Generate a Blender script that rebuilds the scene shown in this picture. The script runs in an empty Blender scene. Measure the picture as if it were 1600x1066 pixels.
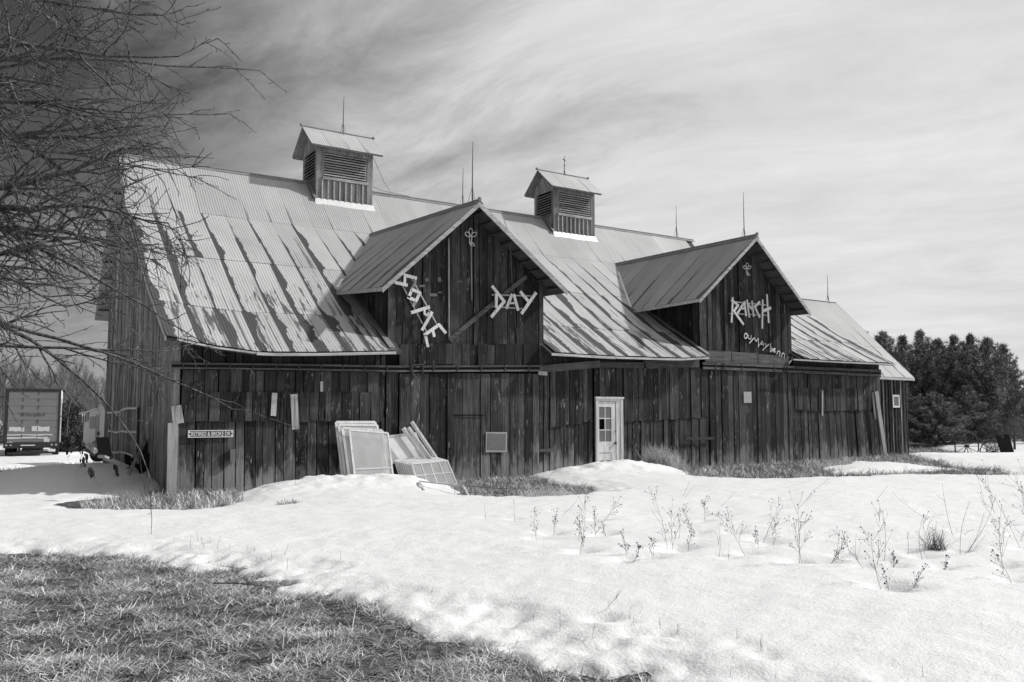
import bpy, math, random
import numpy as np
from mathutils import Vector
R = math.radians
random.seed(11)
rng = np.random.default_rng(5)
scene = bpy.context.scene
col = scene.collection

# ------------------------------------------------------------------ camera
# World axes follow the barn: X along its long front, Y into its depth, Z up,
# origin at the foot of its near corner. Metres.
F, CX, CY, HZ, EYE = 1355.0, 800.0, 533.0, 648.0, 1.75      # focal length in photo pixels
PITCH = math.atan((HZ - CY) / F)
YAW = math.atan2(880.0, F / math.cos(PITCH))
vf = np.array([math.sin(YAW)*math.cos(PITCH), math.cos(YAW)*math.cos(PITCH), math.sin(PITCH)])
vr = np.array([math.cos(YAW), -math.sin(YAW), 0.0])
vu = np.cross(vr, vf)
CAM = np.array([-4.1205, -19.9085, EYE])
cd = bpy.data.cameras.new('camera')
cd.sensor_width = 36.0
cd.lens = F/1600*36
cd.clip_start = 0.1
cd.clip_end = 3000
cam = bpy.data.objects.new('camera', cd)
cam.location = CAM
cam.rotation_euler = (R(90)+PITCH, 0, -YAW)
col.objects.link(cam)
scene.camera = cam

# ------------------------------------------------------------------ light
SUN_EL, SUN_AZ = R(37.7), R(18)          # the sun stands right of the barn, a little in front of its long wall
sunv = Vector((math.cos(SUN_EL)*math.cos(SUN_AZ), -math.cos(SUN_EL)*math.sin(SUN_AZ), math.sin(SUN_EL)))
sl = bpy.data.lights.new('sun', 'SUN')
sl.energy = 3.3
sl.angle = R(1.4)
sl.color = (1.0, 0.995, 0.985)
sun = bpy.data.objects.new('sun', sl)
sun.rotation_euler = sunv.to_track_quat('Z', 'Y').to_euler()
sun.location = (30, -20, 30)
col.objects.link(sun)
scene.view_settings.view_transform = 'Standard'
scene.view_settings.look = 'None'
scene.view_settings.exposure = 0.10
scene.view_settings.gamma = 1.0
scene.view_settings.use_curve_mapping = False
scene.cycles.max_bounces = 8
scene.cycles.diffuse_bounces = 4


class NT:
    """small helper to write node trees"""
    def __init__(s, tree):
        s.t = tree
    def n(s, typ, inp=None, **attrs):
        nd = s.t.nodes.new(typ)
        for k, v in attrs.items():
            setattr(nd, k, v)
        for k, v in (inp or {}).items():
            sock = nd.inputs[k]
            if hasattr(v, 'is_linked') or isinstance(v, bpy.types.NodeSocket):
                s.t.links.new(v, sock)
            else:
                sock.default_value = v
        return nd
    def math(s, op, a, b=0.0, c=0.0, clamp=False):
        nd = s.n('ShaderNodeMath', {0: a, 1: b, 2: c}, operation=op)
        nd.use_clamp = clamp
        return nd.outputs[0]
    def mul(s, a, b): return s.math('MULTIPLY', a, b)
    def add(s, a, b): return s.math('ADD', a, b)
    def sub(s, a, b): return s.math('SUBTRACT', a, b)
    def rng(s, v, a, b, c=0.0, d=1.0, smooth=True):
        nd = s.n('ShaderNodeMapRange', {0: v, 1: a, 2: b, 3: c, 4: d})
        nd.interpolation_type = 'SMOOTHSTEP' if smooth else 'LINEAR'
        return nd.outputs[0]
    def noise(s, vec, scale, detail=4, rough=.55, dist=0.0):
        return s.n('ShaderNodeTexNoise', {'Vector': vec, 'Scale': scale, 'Detail': detail, 'Roughness': rough, 'Distortion': dist}).outputs[0]
    def vscale(s, vec, sc, off=None):
        m = s.n('ShaderNodeVectorMath', {0: vec, 1: sc}, operation='MULTIPLY').outputs[0]
        if off is not None:
            m = s.n('ShaderNodeVectorMath', {0: m, 1: off}, operation='ADD').outputs[0]
        return m
    def mix(s, f, a, b):
        nd = s.n('ShaderNodeMix', {0: f, 2: a, 3: b}, data_type='FLOAT')
        return nd.outputs[0]
    def xyz(s, a, b, c):
        return s.n('ShaderNodeCombineXYZ', {0: a, 1: b, 2: c}).outputs[0]


# ------------------------------------------------------------------ sky: thin drifting cirrus, hazier towards the sun
SKYROT = 66
world = bpy.data.worlds.new('World')
scene.world = world
world.use_nodes = True
wt = NT(world.node_tree)
world.node_tree.nodes.clear()
tc = wt.n('ShaderNodeTexCoord').outputs['Generated']
d = wt.n('ShaderNodeVectorMath', {0: tc}, operation='NORMALIZE').outputs[0]
sx = wt.n('ShaderNodeSeparateXYZ', {0: d})
zz = wt.add(wt.math('MAXIMUM', sx.outputs[2], 0.0), 0.22)
cu = wt.math('DIVIDE', sx.outputs[0], zz)
cv = wt.math('DIVIDE', sx.outputs[1], zz)
a_ = R(SKYROT)
u1 = wt.add(wt.mul(cu, math.cos(a_)), wt.mul(cv, -math.sin(a_)))
v1 = wt.add(wt.mul(cu, math.sin(a_)), wt.mul(cv, math.cos(a_)))
warp = wt.noise(wt.xyz(u1, v1, 3.1), 0.6, 2)
c1 = wt.noise(wt.xyz(wt.mul(u1, 0.58), wt.add(wt.mul(v1, 1.35), wt.mul(warp, 1.0)), 0.7), 2.3, 12, .66, .45)
c2 = wt.noise(wt.xyz(wt.mul(u1, .7), wt.mul(v1, 1.3), 5.0), 0.9, 4, .5)
sdot = wt.n('ShaderNodeVectorMath', {0: d, 1: (sunv.x, sunv.y, 0.25)}, operation='DOT_PRODUCT').outputs['Value']
hazy = wt.rng(sdot, -0.14, 0.46, 0.0, 1.0, False)
low = wt.rng(sx.outputs[2], 0.0, 0.34, 1.0, 0.0)
cover = wt.add(wt.add(wt.mul(hazy, 1.10), wt.mul(low, 0.30)), wt.add(wt.mul(wt.sub(c1, .5), 1.05), wt.mul(wt.sub(c2, .5), 0.75)))
cover = wt.rng(cover, 0.06, 0.92, 0.0, 1.0, False)
nish = wt.n('ShaderNodeTexSky', sky_type='NISHITA', sun_disc=False, sun_elevation=SUN_EL,
            sun_rotation=math.atan2(sunv.x, sunv.y), altitude=200, air_density=1.0, dust_density=0.6, ozone_density=2.0)
red = wt.n('ShaderNodeSeparateColor', {0: nish.outputs[0]}).outputs[0]       # a red-filtered black-and-white sky
clear = wt.math('MINIMUM', wt.mul(red, 0.5), 7.0)
cloud = wt.add(wt.mul(wt.sub(c1, .5), 5.0), wt.mul(wt.add(hazy, 3.1), 1.66))
skyv = wt.mix(cover, clear, cloud)
bg = wt.n('ShaderNodeBackground', {0: skyv, 1: 0.1})
wo = wt.n('ShaderNodeOutputWorld', {0: bg.outputs[0]})


# ------------------------------------------------------------------ helpers
def ray(px, py):
    return vf + vr*(px-CX)/F - vu*(py-CY)/F

def P(px, py, y=None, x=None, z=None):
    """point of a vertical or level plane that was measured in the photograph"""
    dd = ray(px, py)
    if y is not None: t = (y-CAM[1])/dd[1]
    elif x is not None: t = (x-CAM[0])/dd[0]
    else: t = (z-CAM[2])/dd[2]
    return CAM + dd*t

def line(pts, y=0.0):
    """polyline measured on the front wall -> height as a function of X"""
    q = sorted((P(a, b, y=y)[0], P(a, b, y=y)[2]) for a, b in pts)
    xs = [p[0] for p in q]; zs = [p[1] for p in q]
    return lambda X: float(np.interp(X, xs, zs))

def fx(px, py=620, y=0.0):
    return P(px, py, y=y)[0]

def link(o, parent=None):
    col.objects.link(o)
    if parent: o.parent = parent
    return o

def tag(o, label=None, cat=None, group=None, kind=None):
    if label: o['label'] = label
    if cat: o['category'] = cat
    if group: o['group'] = group
    if kind: o['kind'] = kind
    return o

def empty(name, loc=(0, 0, 0)):
    o = bpy.data.objects.new(name, None)
    o.location = loc
    o.empty_display_size = .2
    return link(o)

class MB:
    def __init__(s): s.v = []; s.f = []; s.uv = []
    def quad(s, a, b, c, d_):
        i = len(s.v); s.v += [tuple(a), tuple(b), tuple(c), tuple(d_)]; s.f.append((i, i+1, i+2, i+3))
    def hexa(s, p):
        """8 corners: bottom 4 (ccw from above), top 4"""
        i = len(s.v); s.v += [tuple(q) for q in p]
        s.f += [(i+3, i+2, i+1, i), (i+4, i+5, i+6, i+7), (i, i+1, i+5, i+4), (i+1, i+2, i+6, i+5), (i+2, i+3, i+7, i+6), (i+3, i, i+4, i+7)]
        return s
    def box(s, a, b):
        x0, y0, z0 = a; x1, y1, z1 = b
        return s.hexa([(x0,y0,z0),(x1,y0,z0),(x1,y1,z0),(x0,y1,z0),(x0,y0,z1),(x1,y0,z1),(x1,y1,z1),(x0,y1,z1)])
    def bar(s, a, b, w, t, up=(0, 0, 1)):
        """rectangular bar from a to b; w across, t along 'up'-ish"""
        a = Vector(a); b = Vector(b); dr = (b-a).normalized(); up = Vector(up)
        sd = dr.cross(up)
        if sd.length < 1e-4: sd = dr.cross(Vector((1, 0, 0)))
        sd.normalize(); up = sd.cross(dr).normalized()
        sd *= w/2; up *= t/2
        return s.hexa([a-sd-up, a+sd-up, b+sd-up, b-sd-up, a-sd+up, a+sd+up, b+sd+up, b-sd+up])
    def tube(s, path, rad, n=6, cap=True):
        k = len(path)
        if not hasattr(rad, '__len__'): rad = [rad]*k
        i0 = len(s.v)
        for j in range(k):
            p = Vector(path[j])
            tn = Vector(path[min(j+1, k-1)])-Vector(path[max(j-1, 0)])
            if tn.length < 1e-9: tn = Vector((0, 0, 1))
            tn.normalize()
            sd = tn.cross(Vector((0.31, 0.17, 1)) if abs(tn.z) < .93 else Vector((1, .2, 0))).normalized()
            up = sd.cross(tn)
            for m in range(n):
                an = 2*math.pi*m/n
                s.v.append(tuple(p+(sd*math.cos(an)+up*math.sin(an))*rad[j]))
        for j in range(k-1):
            for m in range(n):
                a = i0+j*n+m; b = i0+j*n+(m+1) % n
                s.f.append((a, b, b+n, a+n))
        if cap and n > 3:
            s.f.append(tuple(i0+m for m in reversed(range(n))))
            s.f.append(tuple(i0+(k-1)*n+m for m in range(n)))
        return s
    def prism(s, pts, nrm, t):
        """polygon pts (3d, convex or not) extruded by vector nrm*t"""
        n = len(pts); i = len(s.v); e = Vector(nrm)*t
        s.v += [tuple(p) for p in pts] + [tuple(Vector(p)+e) for p in pts]
        s.f.append(tuple(reversed(range(i, i+n)))); s.f.append(tuple(range(i+n, i+2*n)))
        for k in range(n):
            s.f.append((i+k, i+(k+1) % n, i+n+(k+1) % n, i+n+k))
        return s
    def ball(s, c, r, n=8, m=5, sc=(1, 1, 1)):
        i0 = len(s.v)
        for a in range(m+1):
            th = math.pi*a/m
            for b in range(n):
                ph = 2*math.pi*b/n
                s.v.append((c[0]+r*sc[0]*math.sin(th)*math.cos(ph), c[1]+r*sc[1]*math.sin(th)*math.sin(ph), c[2]+r*sc[2]*math.cos(th)))
        for a in range(m):
            for b in range(n):
                s.f.append((i0+a*n+b, i0+(a+1)*n+b, i0+(a+1)*n+(b+1) % n, i0+a*n+(b+1) % n))
        return s
    def build(s, name, mat, parent=None, smooth=False, loc=None):
        me = bpy.data.meshes.new(name)
        if loc is not None:
            L = np.array(loc, float); me.from_pydata([tuple(np.array(v)-L) for v in s.v], [], s.f)
        else:
            me.from_pydata(s.v, [], s.f)
        me.validate()
        if mat: me.materials.append(mat)
        if smooth:
            me.polygons.foreach_set('use_smooth', [True]*len(me.polygons))
        o = bpy.data.objects.new(name, me)
        if loc is not None: o.location = loc
        return link(o, parent)

def npmesh(name, V, faces_flat, loop_tot, mat, parent=None, smooth=False):
    me = bpy.data.meshes.new(name)
    V = np.asarray(V, np.float32); ff = np.asarray(faces_flat, np.int32); lt = np.asarray(loop_tot, np.int32)
    me.vertices.add(len(V)); me.vertices.foreach_set('co', V.ravel())
    me.loops.add(len(ff)); me.loops.foreach_set('vertex_index', ff)
    me.polygons.add(len(lt)); me.polygons.foreach_set('loop_start', np.concatenate([[0], np.cumsum(lt)[:-1]]).astype(np.int32))
    me.polygons.foreach_set('loop_total', lt)
    if smooth: me.polygons.foreach_set('use_smooth', np.ones(len(lt), bool))
    me.update(calc_edges=True)
    me.validate()
    me.materials.append(mat)
    return link(bpy.data.objects.new(name, me), parent)

# lattice noise in numpy
def vnoise(x, y, seed=0):
    xi = np.floor(x).astype(np.int64); yi = np.floor(y).astype(np.int64)
    fx_ = x-xi; fy_ = y-yi
    def h(a, b):
        n = (a*374761393 + b*668265263 + seed*974634777) & 0x7fffffff
        n = ((n ^ (n >> 13))*1274126177) & 0x7fffffff
        return ((n ^ (n >> 16)) & 0xffff)/65535.0
    u = fx_*fx_*(3-2*fx_); v = fy_*fy_*(3-2*fy_)
    return (h(xi, yi)*(1-u)+h(xi+1, yi)*u)*(1-v)+(h(xi, yi+1)*(1-u)+h(xi+1, yi+1)*u)*v
def fbm(x, y, o=4, seed=0, g=.5):
    t = 0; a = 1; s_ = 0
    for k in range(o):
        t = t+a*vnoise(x*2**k, y*2**k, seed+k*17); s_ += a; a *= g
    return t/s_-.5


# ------------------------------------------------------------------ materials (all grey: the photograph is black and white)
def material(name):
    m = bpy.data.materials.new(name)
    m.use_nodes = True
    t = NT(m.node_tree)
    m.node_tree.nodes.clear()
    out = t.n('ShaderNodeOutputMaterial')
    b = t.n('ShaderNodeBsdfPrincipled')
    m.node_tree.links.new(b.outputs[0], out.inputs[0])
    return m, t, b
def fin(t, b, val=None, rough=.8, bump=None, strength=.5, dist=.01, spec=.3, metal=0.0):
    if val is not None:
        if isinstance(val, (int, float)): b.inputs['Base Color'].default_value = (val, val, val, 1)
        else: t.t.links.new(val, b.inputs['Base Color'])
    if isinstance(rough, (int, float)): b.inputs['Roughness'].default_value = rough
    else: t.t.links.new(rough, b.inputs['Roughness'])
    b.inputs['Specular IOR Level'].default_value = spec
    b.inputs['Metallic'].default_value = metal
    if bump is not None:
        bn = t.n('ShaderNodeBump', {'Strength': strength, 'Distance': dist, 'Height': bump})
        t.t.links.new(bn.outputs[0], b.inputs['Normal'])
def coords(t):
    """object coordinates, shifted by a random amount for each object"""
    oc = t.n('ShaderNodeTexCoord').outputs['Object']
    rd = t.n('ShaderNodeObjectInfo').outputs['Random']
    off = t.xyz(t.mul(rd, 37.0), t.mul(rd, 91.0), t.mul(rd, 53.0))
    return oc, rd, off

def wood(name, dark, light, fleck=0.0, fleckv=.4, axis=2, basewear=0.0, rvar=.5, fine=1.0):
    m, t, b = material(name)
    oc, rd, off = coords(t)
    sc = [24*fine, 24*fine, 24*fine]; sc[axis] = 1.1
    g = t.noise(t.vscale(oc, tuple(sc), off), 1.0, 6, .62, .3)
    sc2 = [70*fine]*3; sc2[axis] = 2.2
    g2 = t.noise(t.vscale(oc, tuple(sc2), off), 1.0, 3, .6)
    blot = t.noise(t.vscale(oc, (2.2, 2.2, 1.3), off), 1.0, 5, .6)
    v = t.add(t.mul(t.rng(g, .3, .72), .62), t.mul(t.rng(blot, .32, .72), .38))
    base = t.mix(v, dark, light)
    base = t.mul(base, t.add(1.0-rvar/2, t.mul(rd, rvar)))
    crack = t.rng(g2, .36, .30)
    base = t.mul(base, t.sub(1.0, t.mul(crack, .55)))
    if fleck > 0:
        scf = [16*fine]*3; scf[axis] = 3.2
        fl = t.noise(t.vscale(oc, tuple(scf), off), 1.0, 5, .7)
        patch = t.noise(t.vscale(oc, (1.3, 1.3, .9), off), 1.0, 2)
        fm = t.mul(t.rng(fl, .66-.1*fleck, .73-.1*fleck), t.rng(patch, .38, .68))
        base = t.mix(t.mul(fm, .75), base, fleckv)
    if basewear > 0:      # paint scoured off the lower board ends by splash and snow
        z = t.n('ShaderNodeSeparateXYZ', {0: oc}).outputs[2]
        wv = t.noise(t.vscale(oc, (5.5, 5.5, 1.6), off), 1.0, 5, .65)
        wm = t.rng(t.sub(t.add(z, t.mul(t.sub(.55, wv), 2.6)), t.mul(rd, .35)), .75, .02)
        wear = t.mix(g, .10, .42)
        base = t.mix(t.mul(wm, basewear), base, wear)
    fin(t, b, base, .85, t.add(g, t.mul(g2, .6)), .95, .011, .2)
    return m

M = {}
M['barnwood'] = wood('painted_barn_boards', .011, .088, .85, .32, basewear=.85, rvar=1.2)
M['gablewood'] = wood('painted_gable_boards', .009, .066, .75, .28, rvar=1.2)
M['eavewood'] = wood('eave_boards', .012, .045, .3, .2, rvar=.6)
M['greywood'] = wood('weathered_grey_boards', .09, .50, .2, .45, rvar=.7)
M['cupolawood'] = wood('cupola_boards', .12, .40, .3, .45, rvar=.6)
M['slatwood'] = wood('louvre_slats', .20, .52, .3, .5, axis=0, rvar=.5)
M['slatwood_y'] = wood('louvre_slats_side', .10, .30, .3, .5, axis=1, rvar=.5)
M['railwood'] = wood('track_timber', .045, .14, .5, .32, axis=0, rvar=.5)
M['palewood'] = wood('pale_bare_boards', .26, .5, .2, .6, rvar=.4)
M['whitewood'] = wood('white_painted_trim', .30, .66, .2, .8, axis=0, rvar=.25, fine=.7)
M['whitedoor'] = wood('white_door_paint', .46, .80, .55, .16, rvar=.25, fine=.7)
M['letterwood'] = wood('white_letter_boards', .42, .82, .35, .25, rvar=.25, fine=.6)
M['sashwood'] = wood('white_sash_paint', .58, .86, .3, .3, rvar=.2, fine=.6)
M['rakewood'] = wood('rake_boards', .22, .55, .4, .7, axis=0, rvar=.3, fine=.6)
M['soffit'] = wood('soffit_boards', .03, .09, axis=1, rvar=.5)

def plain(name, val, rough=.6, spec=.3, metal=0.0, nvar=.25, nscale=9.0, bumpd=.003):
    m, t, b = material(name)
    oc, rd, off = coords(t)
    n_ = t.noise(t.vscale(oc, (1, 1, 1), off), nscale, 5, .6)
    fin(t, b, t.mul(t.add(1-nvar, t.mul(n_, 2*nvar)), val), rough, n_, .4, bumpd, spec, metal)
    return m
M['dark'] = plain('shade_black', .012, .95, .05)  # near-black colour stands in for unlit space behind boards and louvres
M['darkwood'] = plain('dark_timber', .02, .9, .1)
M['iron'] = plain('rusty_iron', .05, .6, .4, .3)
M['rodmetal'] = plain('rod_metal', .12, .5, .4, .4)
M['wire'] = plain('wire', .25, .5, .4, .5)
M['ropewhite'] = plain('pale_hose', .55, .6)
M['snowflash'] = plain('metal_flashing', .75, .45, .5, .2)
M['signplate'] = plain('sign_plate', .035, .4, .5, .0, .1)
M['signwhite'] = plain('sign_white', .8, .4, .4, .0, .05)
M['plate'] = plain('grey_plate', .16, .5, .4, .2, .3, 5)
M['plaster'] = plain('chipped_plate_border', .38, .7)
M['scrap'] = plain('old_paint_scrap', .13, .8, .2, 0, .6, 22)
M['rubber'] = plain('black_rubber', .012, .6, .3)
M['truckdark'] = plain('dark_truck_frame', .03, .5, .4)
M['truckdoor'] = plain('faded_roll_door', .20, .45, .4, 0, .15, 2.5)
M['truckwhite'] = plain('white_truck_panel', .7, .4, .4, 0, .08)
M['truckpaint'] = plain('whitewash', .62, .7, .2, 0, .12, 6)
M['truckletter'] = plain('faded_lettering', .09, .5, .3, 0, .1)
M['camper'] = plain('camper_skin', .6, .4, .4, 0, .15)
M['campermid'] = plain('camper_stripe', .28, .4, .4, 0, .15)
M['reflector'] = plain('lamp_lens', .35, .2, .5)
M['soil'] = plain('dark_soil', .03, .95, .05, 0, .5, 14, .02)

def glass(name, tint=.5, alpha=.55):
    m, t, b = material(name)
    oc, rd, off = coords(t)
    n_ = t.noise(t.vscale(oc, (1, 1, 1), off), 3.0, 4)
    fin(t, b, t.mul(t.add(.7, t.mul(n_, .6)), tint), .12, None, spec=.6)
    b.inputs['Alpha'].default_value = alpha
    return m
M['glass'] = glass('reflection_pale_glass', .66, .40)  # pale tint puts the panes' reflection into their colour
M['doorglass'] = glass('door_glass', .16, .8)
M['film'] = glass('milky_sheet', .78, .94)

def roofmat(name, rustiness, base=.42, corr=.6):
    """galvanised corrugated iron; UV = metres across / down the slope of each sheet"""
    m, t, b = material(name)
    uv = t.n('ShaderNodeUVMap').outputs[0]
    sp = t.n('ShaderNodeSeparateXYZ', {0: uv})
    u, v = sp.outputs[0], sp.outputs[1]
    oc, rd, off = coords(t)
    wob = t.noise(t.vscale(uv, (.0, .9, 0), off), 1.0, 3, .6)
    fineu = t.noise(t.vscale(uv, (34, 3.0, 0), off), 1.0, 5, .72)
    lo = t.rng(v, 1.6, 8.5, 0.0, 1.0, False)                       # the old lower courses have rusted further
    # rust bleeding out of the side laps
    wid = t.mul(t.add(t.mul(t.math('POWER', lo, .6), .21), .014), t.add(t.rng(wob, .3, .75, .45, 1.4), 0))
    wid = t.mul(wid, t.add(.45, t.mul(t.math('FRACT', t.mul(rd, 7.3)), 1.1)))
    edge = t.rng(t.sub(wid, t.add(u, t.mul(t.sub(fineu, .5), .06))), -.008, .014)
    edge = t.mul(edge, t.rng(t.add(v, t.mul(t.sub(rd, .5), 3.0)), 1.3, 2.9))
    # separate blotches, stretched down the slope
    bl = t.noise(t.vscale(uv, (5.5, .55, 0), off), 1.0, 6, .68, .1)
    blt = t.sub(.80-.08*rustiness, t.mul(t.math('POWER', lo, 1.5), .19*rustiness))
    blot = t.rng(t.sub(t.add(bl, t.mul(t.sub(fineu, .5), .14)), blt), 0.0, .03)
    blot = t.mul(blot, t.rng(v, 2.3, 3.2))
    sn = t.noise(t.vscale(uv, (12.0, .10, 0), off), 1.0, 3, .6)
    str2 = t.rng(t.sub(t.add(sn, t.mul(t.sub(fineu, .5), .16)), t.sub(.735, t.mul(lo, .17*rustiness))), 0.0, .03)
    str2 = t.mul(str2, t.rng(v, 2.6, 4.2))
    rust = t.math('MAXIMUM', t.mul(edge, min(1.0, rustiness+.2)), t.math('MAXIMUM', t.mul(blot, .9), t.mul(str2, .85)))
    big = t.noise(t.vscale(oc, (.8, .8, .8)), 1.0, 4)
    stri = t.noise(t.vscale(uv, (30, .6, 0), off), 1.0, 4, .6)
    bc = t.mul(base, t.add(.52, t.add(t.mul(big, .42), t.add(t.mul(stri, .34), t.mul(rd, .16)))))
    rc = t.mix(fineu, .04, .11)
    colv = t.mix(rust, bc, rc)
    # dark line at each end lap comes from the real step; corrugation and nail heads are fine relief
    w = t.math('SINE', t.mul(u, 2*math.pi/.0745))
    nrm = t.add(t.mul(w, 1.0), t.mul(stri, .25))
    fin(t, b, colv, t.mix(rust, .62, .88), nrm, corr, .011, .35, 0.0)
    b.inputs['Metallic'].default_value = .12
    return m
M['roof'] = roofmat('rusted_roof_iron', .95, .47, .30)
M['roof_upper'] = roofmat('upper_roof_iron', .45, .43, .30)
M['roof_wing'] = roofmat('wing_roof_iron', .6, .33, .30)
M['roof_dormer'] = roofmat('dormer_roof_iron', .6, .46, .3)
M['roof_cupola'] = roofmat('cupola_roof_iron', .2, .48, .25)
M['ridgecap'] = plain('ridge_cap_iron', .26, .55, .3, .2, .4, 4)

# snow
m, t, b = material('snow')
oc = t.n('ShaderNodeTexCoord').outputs['Object']
n1 = t.noise(t.vscale(oc, (1, 1.6, 1)), 4.2, 6, .62)
n2 = t.noise(oc, 34, 4, .65)
n3 = t.noise(oc, .7, 4, .6)
dirt = t.rng(t.noise(t.vscale(oc, (1, 2.2, 1)), 2.6, 6, .7), .60, .76)
n4 = t.noise(t.vscale(oc, (1, 1.5, 1)), 13, 5, .65)
n5 = t.noise(oc, 95, 3, .6)
speck = t.rng(t.noise(t.vscale(oc, (1, 1, 1)), 38, 2, .5), .745, .775)
val = t.sub(t.add(.83, t.mul(n3, .05)), t.add(t.mul(dirt, .10), t.mul(speck, .25)))
fin(t, b, val, .6, t.add(t.add(t.mul(n1, .55), t.mul(n4, .42)), t.add(t.mul(n2, .30), t.mul(n5, .10))), .66, .04, .2)
M['snow'] = m
# bare turf
m, t, b = material('turf')
oc = t.n('ShaderNodeTexCoord').outputs['Object']
n1 = t.noise(oc, 7, 6, .7); n2 = t.noise(t.vscale(oc, (1, .55, 1)), 110, 5, .75)
fin(t, b, t.mix(t.rng(t.add(t.mul(n1, .6), t.mul(n2, .4)), .38, .62), .015, .26), .95, n2, 1.0, .03, .1)
M['turf'] = m
def blademat(name, lo, hi, trans=.0):
    m, t, b = material(name)
    ri = t.n('ShaderNodeNewGeometry').outputs['Random Per Island']
    oc = t.n('ShaderNodeTexCoord').outputs['Object']
    n1 = t.noise(oc, 1.6, 4, .6)
    v = t.mix(t.math('POWER', ri, 1.6), lo, hi)
    v = t.mul(v, t.rng(n1, .3, .72, .55, 1.35))
    fin(t, b, v, .7, None, spec=.25)
    return m
M['grass'] = blademat('dead_grass', .20, .95)
M['straw'] = blademat('pale_straw', .34, .95)
M['weed'] = blademat('dry_weed_stems', .06, .24)
M['seed'] = blademat('seed_heads', .03, .12)
M['needles'] = blademat('pine_needles', .05, .55)
M['needles_dark'] = blademat('spruce_needles', .03, .20)
def bark(name, lo, hi, sc=14):
    m, t, b = material(name)
    oc, rd, off = coords(t)
    g = t.noise(t.vscale(oc, (1, 1, .45), off), sc, 5, .7)
    fin(t, b, t.mix(t.rng(g, .3, .7), lo, hi), .85, g, .7, .01, .2)
    return m
M['bark'] = bark('twig_bark', .02, .20, 30)
M['trunkbark'] = bark('trunk_bark', .04, .2, 12)
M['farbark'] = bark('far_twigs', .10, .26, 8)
M['shrub'] = bark('shrub_twigs', .06, .2, 10)

# ------------------------------------------------------------------ ground and snow
def inpoly_sd(x, y, poly):
    """signed distance to polygon, negative inside"""
    x = np.asarray(x); y = np.asarray(y)
    dmin = np.full(x.shape, 1e9); inside = np.zeros(x.shape, bool)
    n = len(poly)
    for i in range(n):
        x0, y0 = poly[i]; x1, y1 = poly[(i+1) % n]
        dx, dy = x1-x0, y1-y0
        tt = np.clip(((x-x0)*dx+(y-y0)*dy)/(dx*dx+dy*dy+1e-12), 0, 1)
        dmin = np.minimum(dmin, np.hypot(x-(x0+tt*dx), y-(y0+tt*dy)))
        c = ((y0 > y) != (y1 > y)) & (x < (x1-x0)*(y-y0)/((y1-y0) if y1 != y0 else 1e-9)+x0)
        inside ^= c
    return np.where(inside, -dmin, dmin)
def gpoly(pts, z=0.0):
    return [tuple(P(a, b_, z=z)[:2]) for a, b_ in pts]
BARE = [
    gpoly([(-400, 872), (0, 872), (130, 868), (210, 874), (265, 886), (330, 890), (400, 902), (452, 906), (475, 925), (520, 937), (565, 947),
           (600, 958), (642, 966), (690, 986), (745, 1000), (782, 1018), (835, 1042), (905, 1052), (965, 1068), (1010, 1090)]) + [(0.3, -17.5), (-1.5, -22), (-14, -24), (-14, -8)],
    gpoly([(130, 797), (160, 784), (240, 772), (300, 760), (355, 766), (376, 778), (360, 792), (300, 799), (200, 800)]),
    gpoly([(685, 748), (760, 744), (830, 748), (870, 760), (930, 768), (925, 777), (860, 781), (780, 783), (720, 781)]),
    gpoly([(1040, 728), (1150, 716), (1240, 712), (1390, 708), (1500, 733), (1570, 738), (1560, 747), (1400, 746), (1250, 750), (1150, 750), (1080, 744)], .1),
    gpoly([(1380, 696), (1430, 688), (1500, 697), (1500, 704), (1430, 708), (1385, 708)], .15),
    gpoly([(-60, 738), (60, 727), (130, 716), (168, 710), (170, 722), (110, 731), (40, 739), (-60, 745)]),
]
ISLES = [gpoly([(1285, 733), (1340, 727), (1420, 728), (1490, 736), (1400, 742), (1300, 741)], .1)]

# where dead weeds stand (foot and tip as measured in the photograph); the dark stems melt a little hollow each
UM = [(839, 843, 836, 800), (905, 865, 915, 785), (912, 862, 906, 815), (938, 818, 972, 777), (932, 840, 930, 800), (948, 838, 940, 815), (981, 875, 974, 828), (987, 879, 1000, 855), (1019, 873, 1018, 843),
      (1044, 860, 1026, 775), (1052, 862, 1050, 800), (1055, 855, 1060, 805), (1088, 836, 1068, 796), (1075, 857, 1080, 830), (1100, 818, 1104, 785), (1146, 838, 1118, 803), (1168, 868, 1138, 806), (1253, 880, 1242, 812), (1249, 880, 1250, 790), (1206, 852, 1212, 815),
      (1190, 848, 1216, 788), (1355, 889, 1308, 835), (1378, 918, 1366, 838), (1391, 922, 1380, 892), (1421, 924, 1448, 882), (1380, 878, 1380, 785), (1443, 876, 1444, 806), (1396, 890, 1398, 862), (1569, 890, 1570, 812), (1583, 912, 1552, 860),
      (1599, 862, 1556, 752), (1592, 845, 1598, 745), (1575, 828, 1530, 770), (1610, 860, 1588, 760), (863, 836, 870, 800), (1186, 856, 1180, 830), (1295, 880, 1320, 848), (1476, 893, 1478, 868)]
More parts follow.
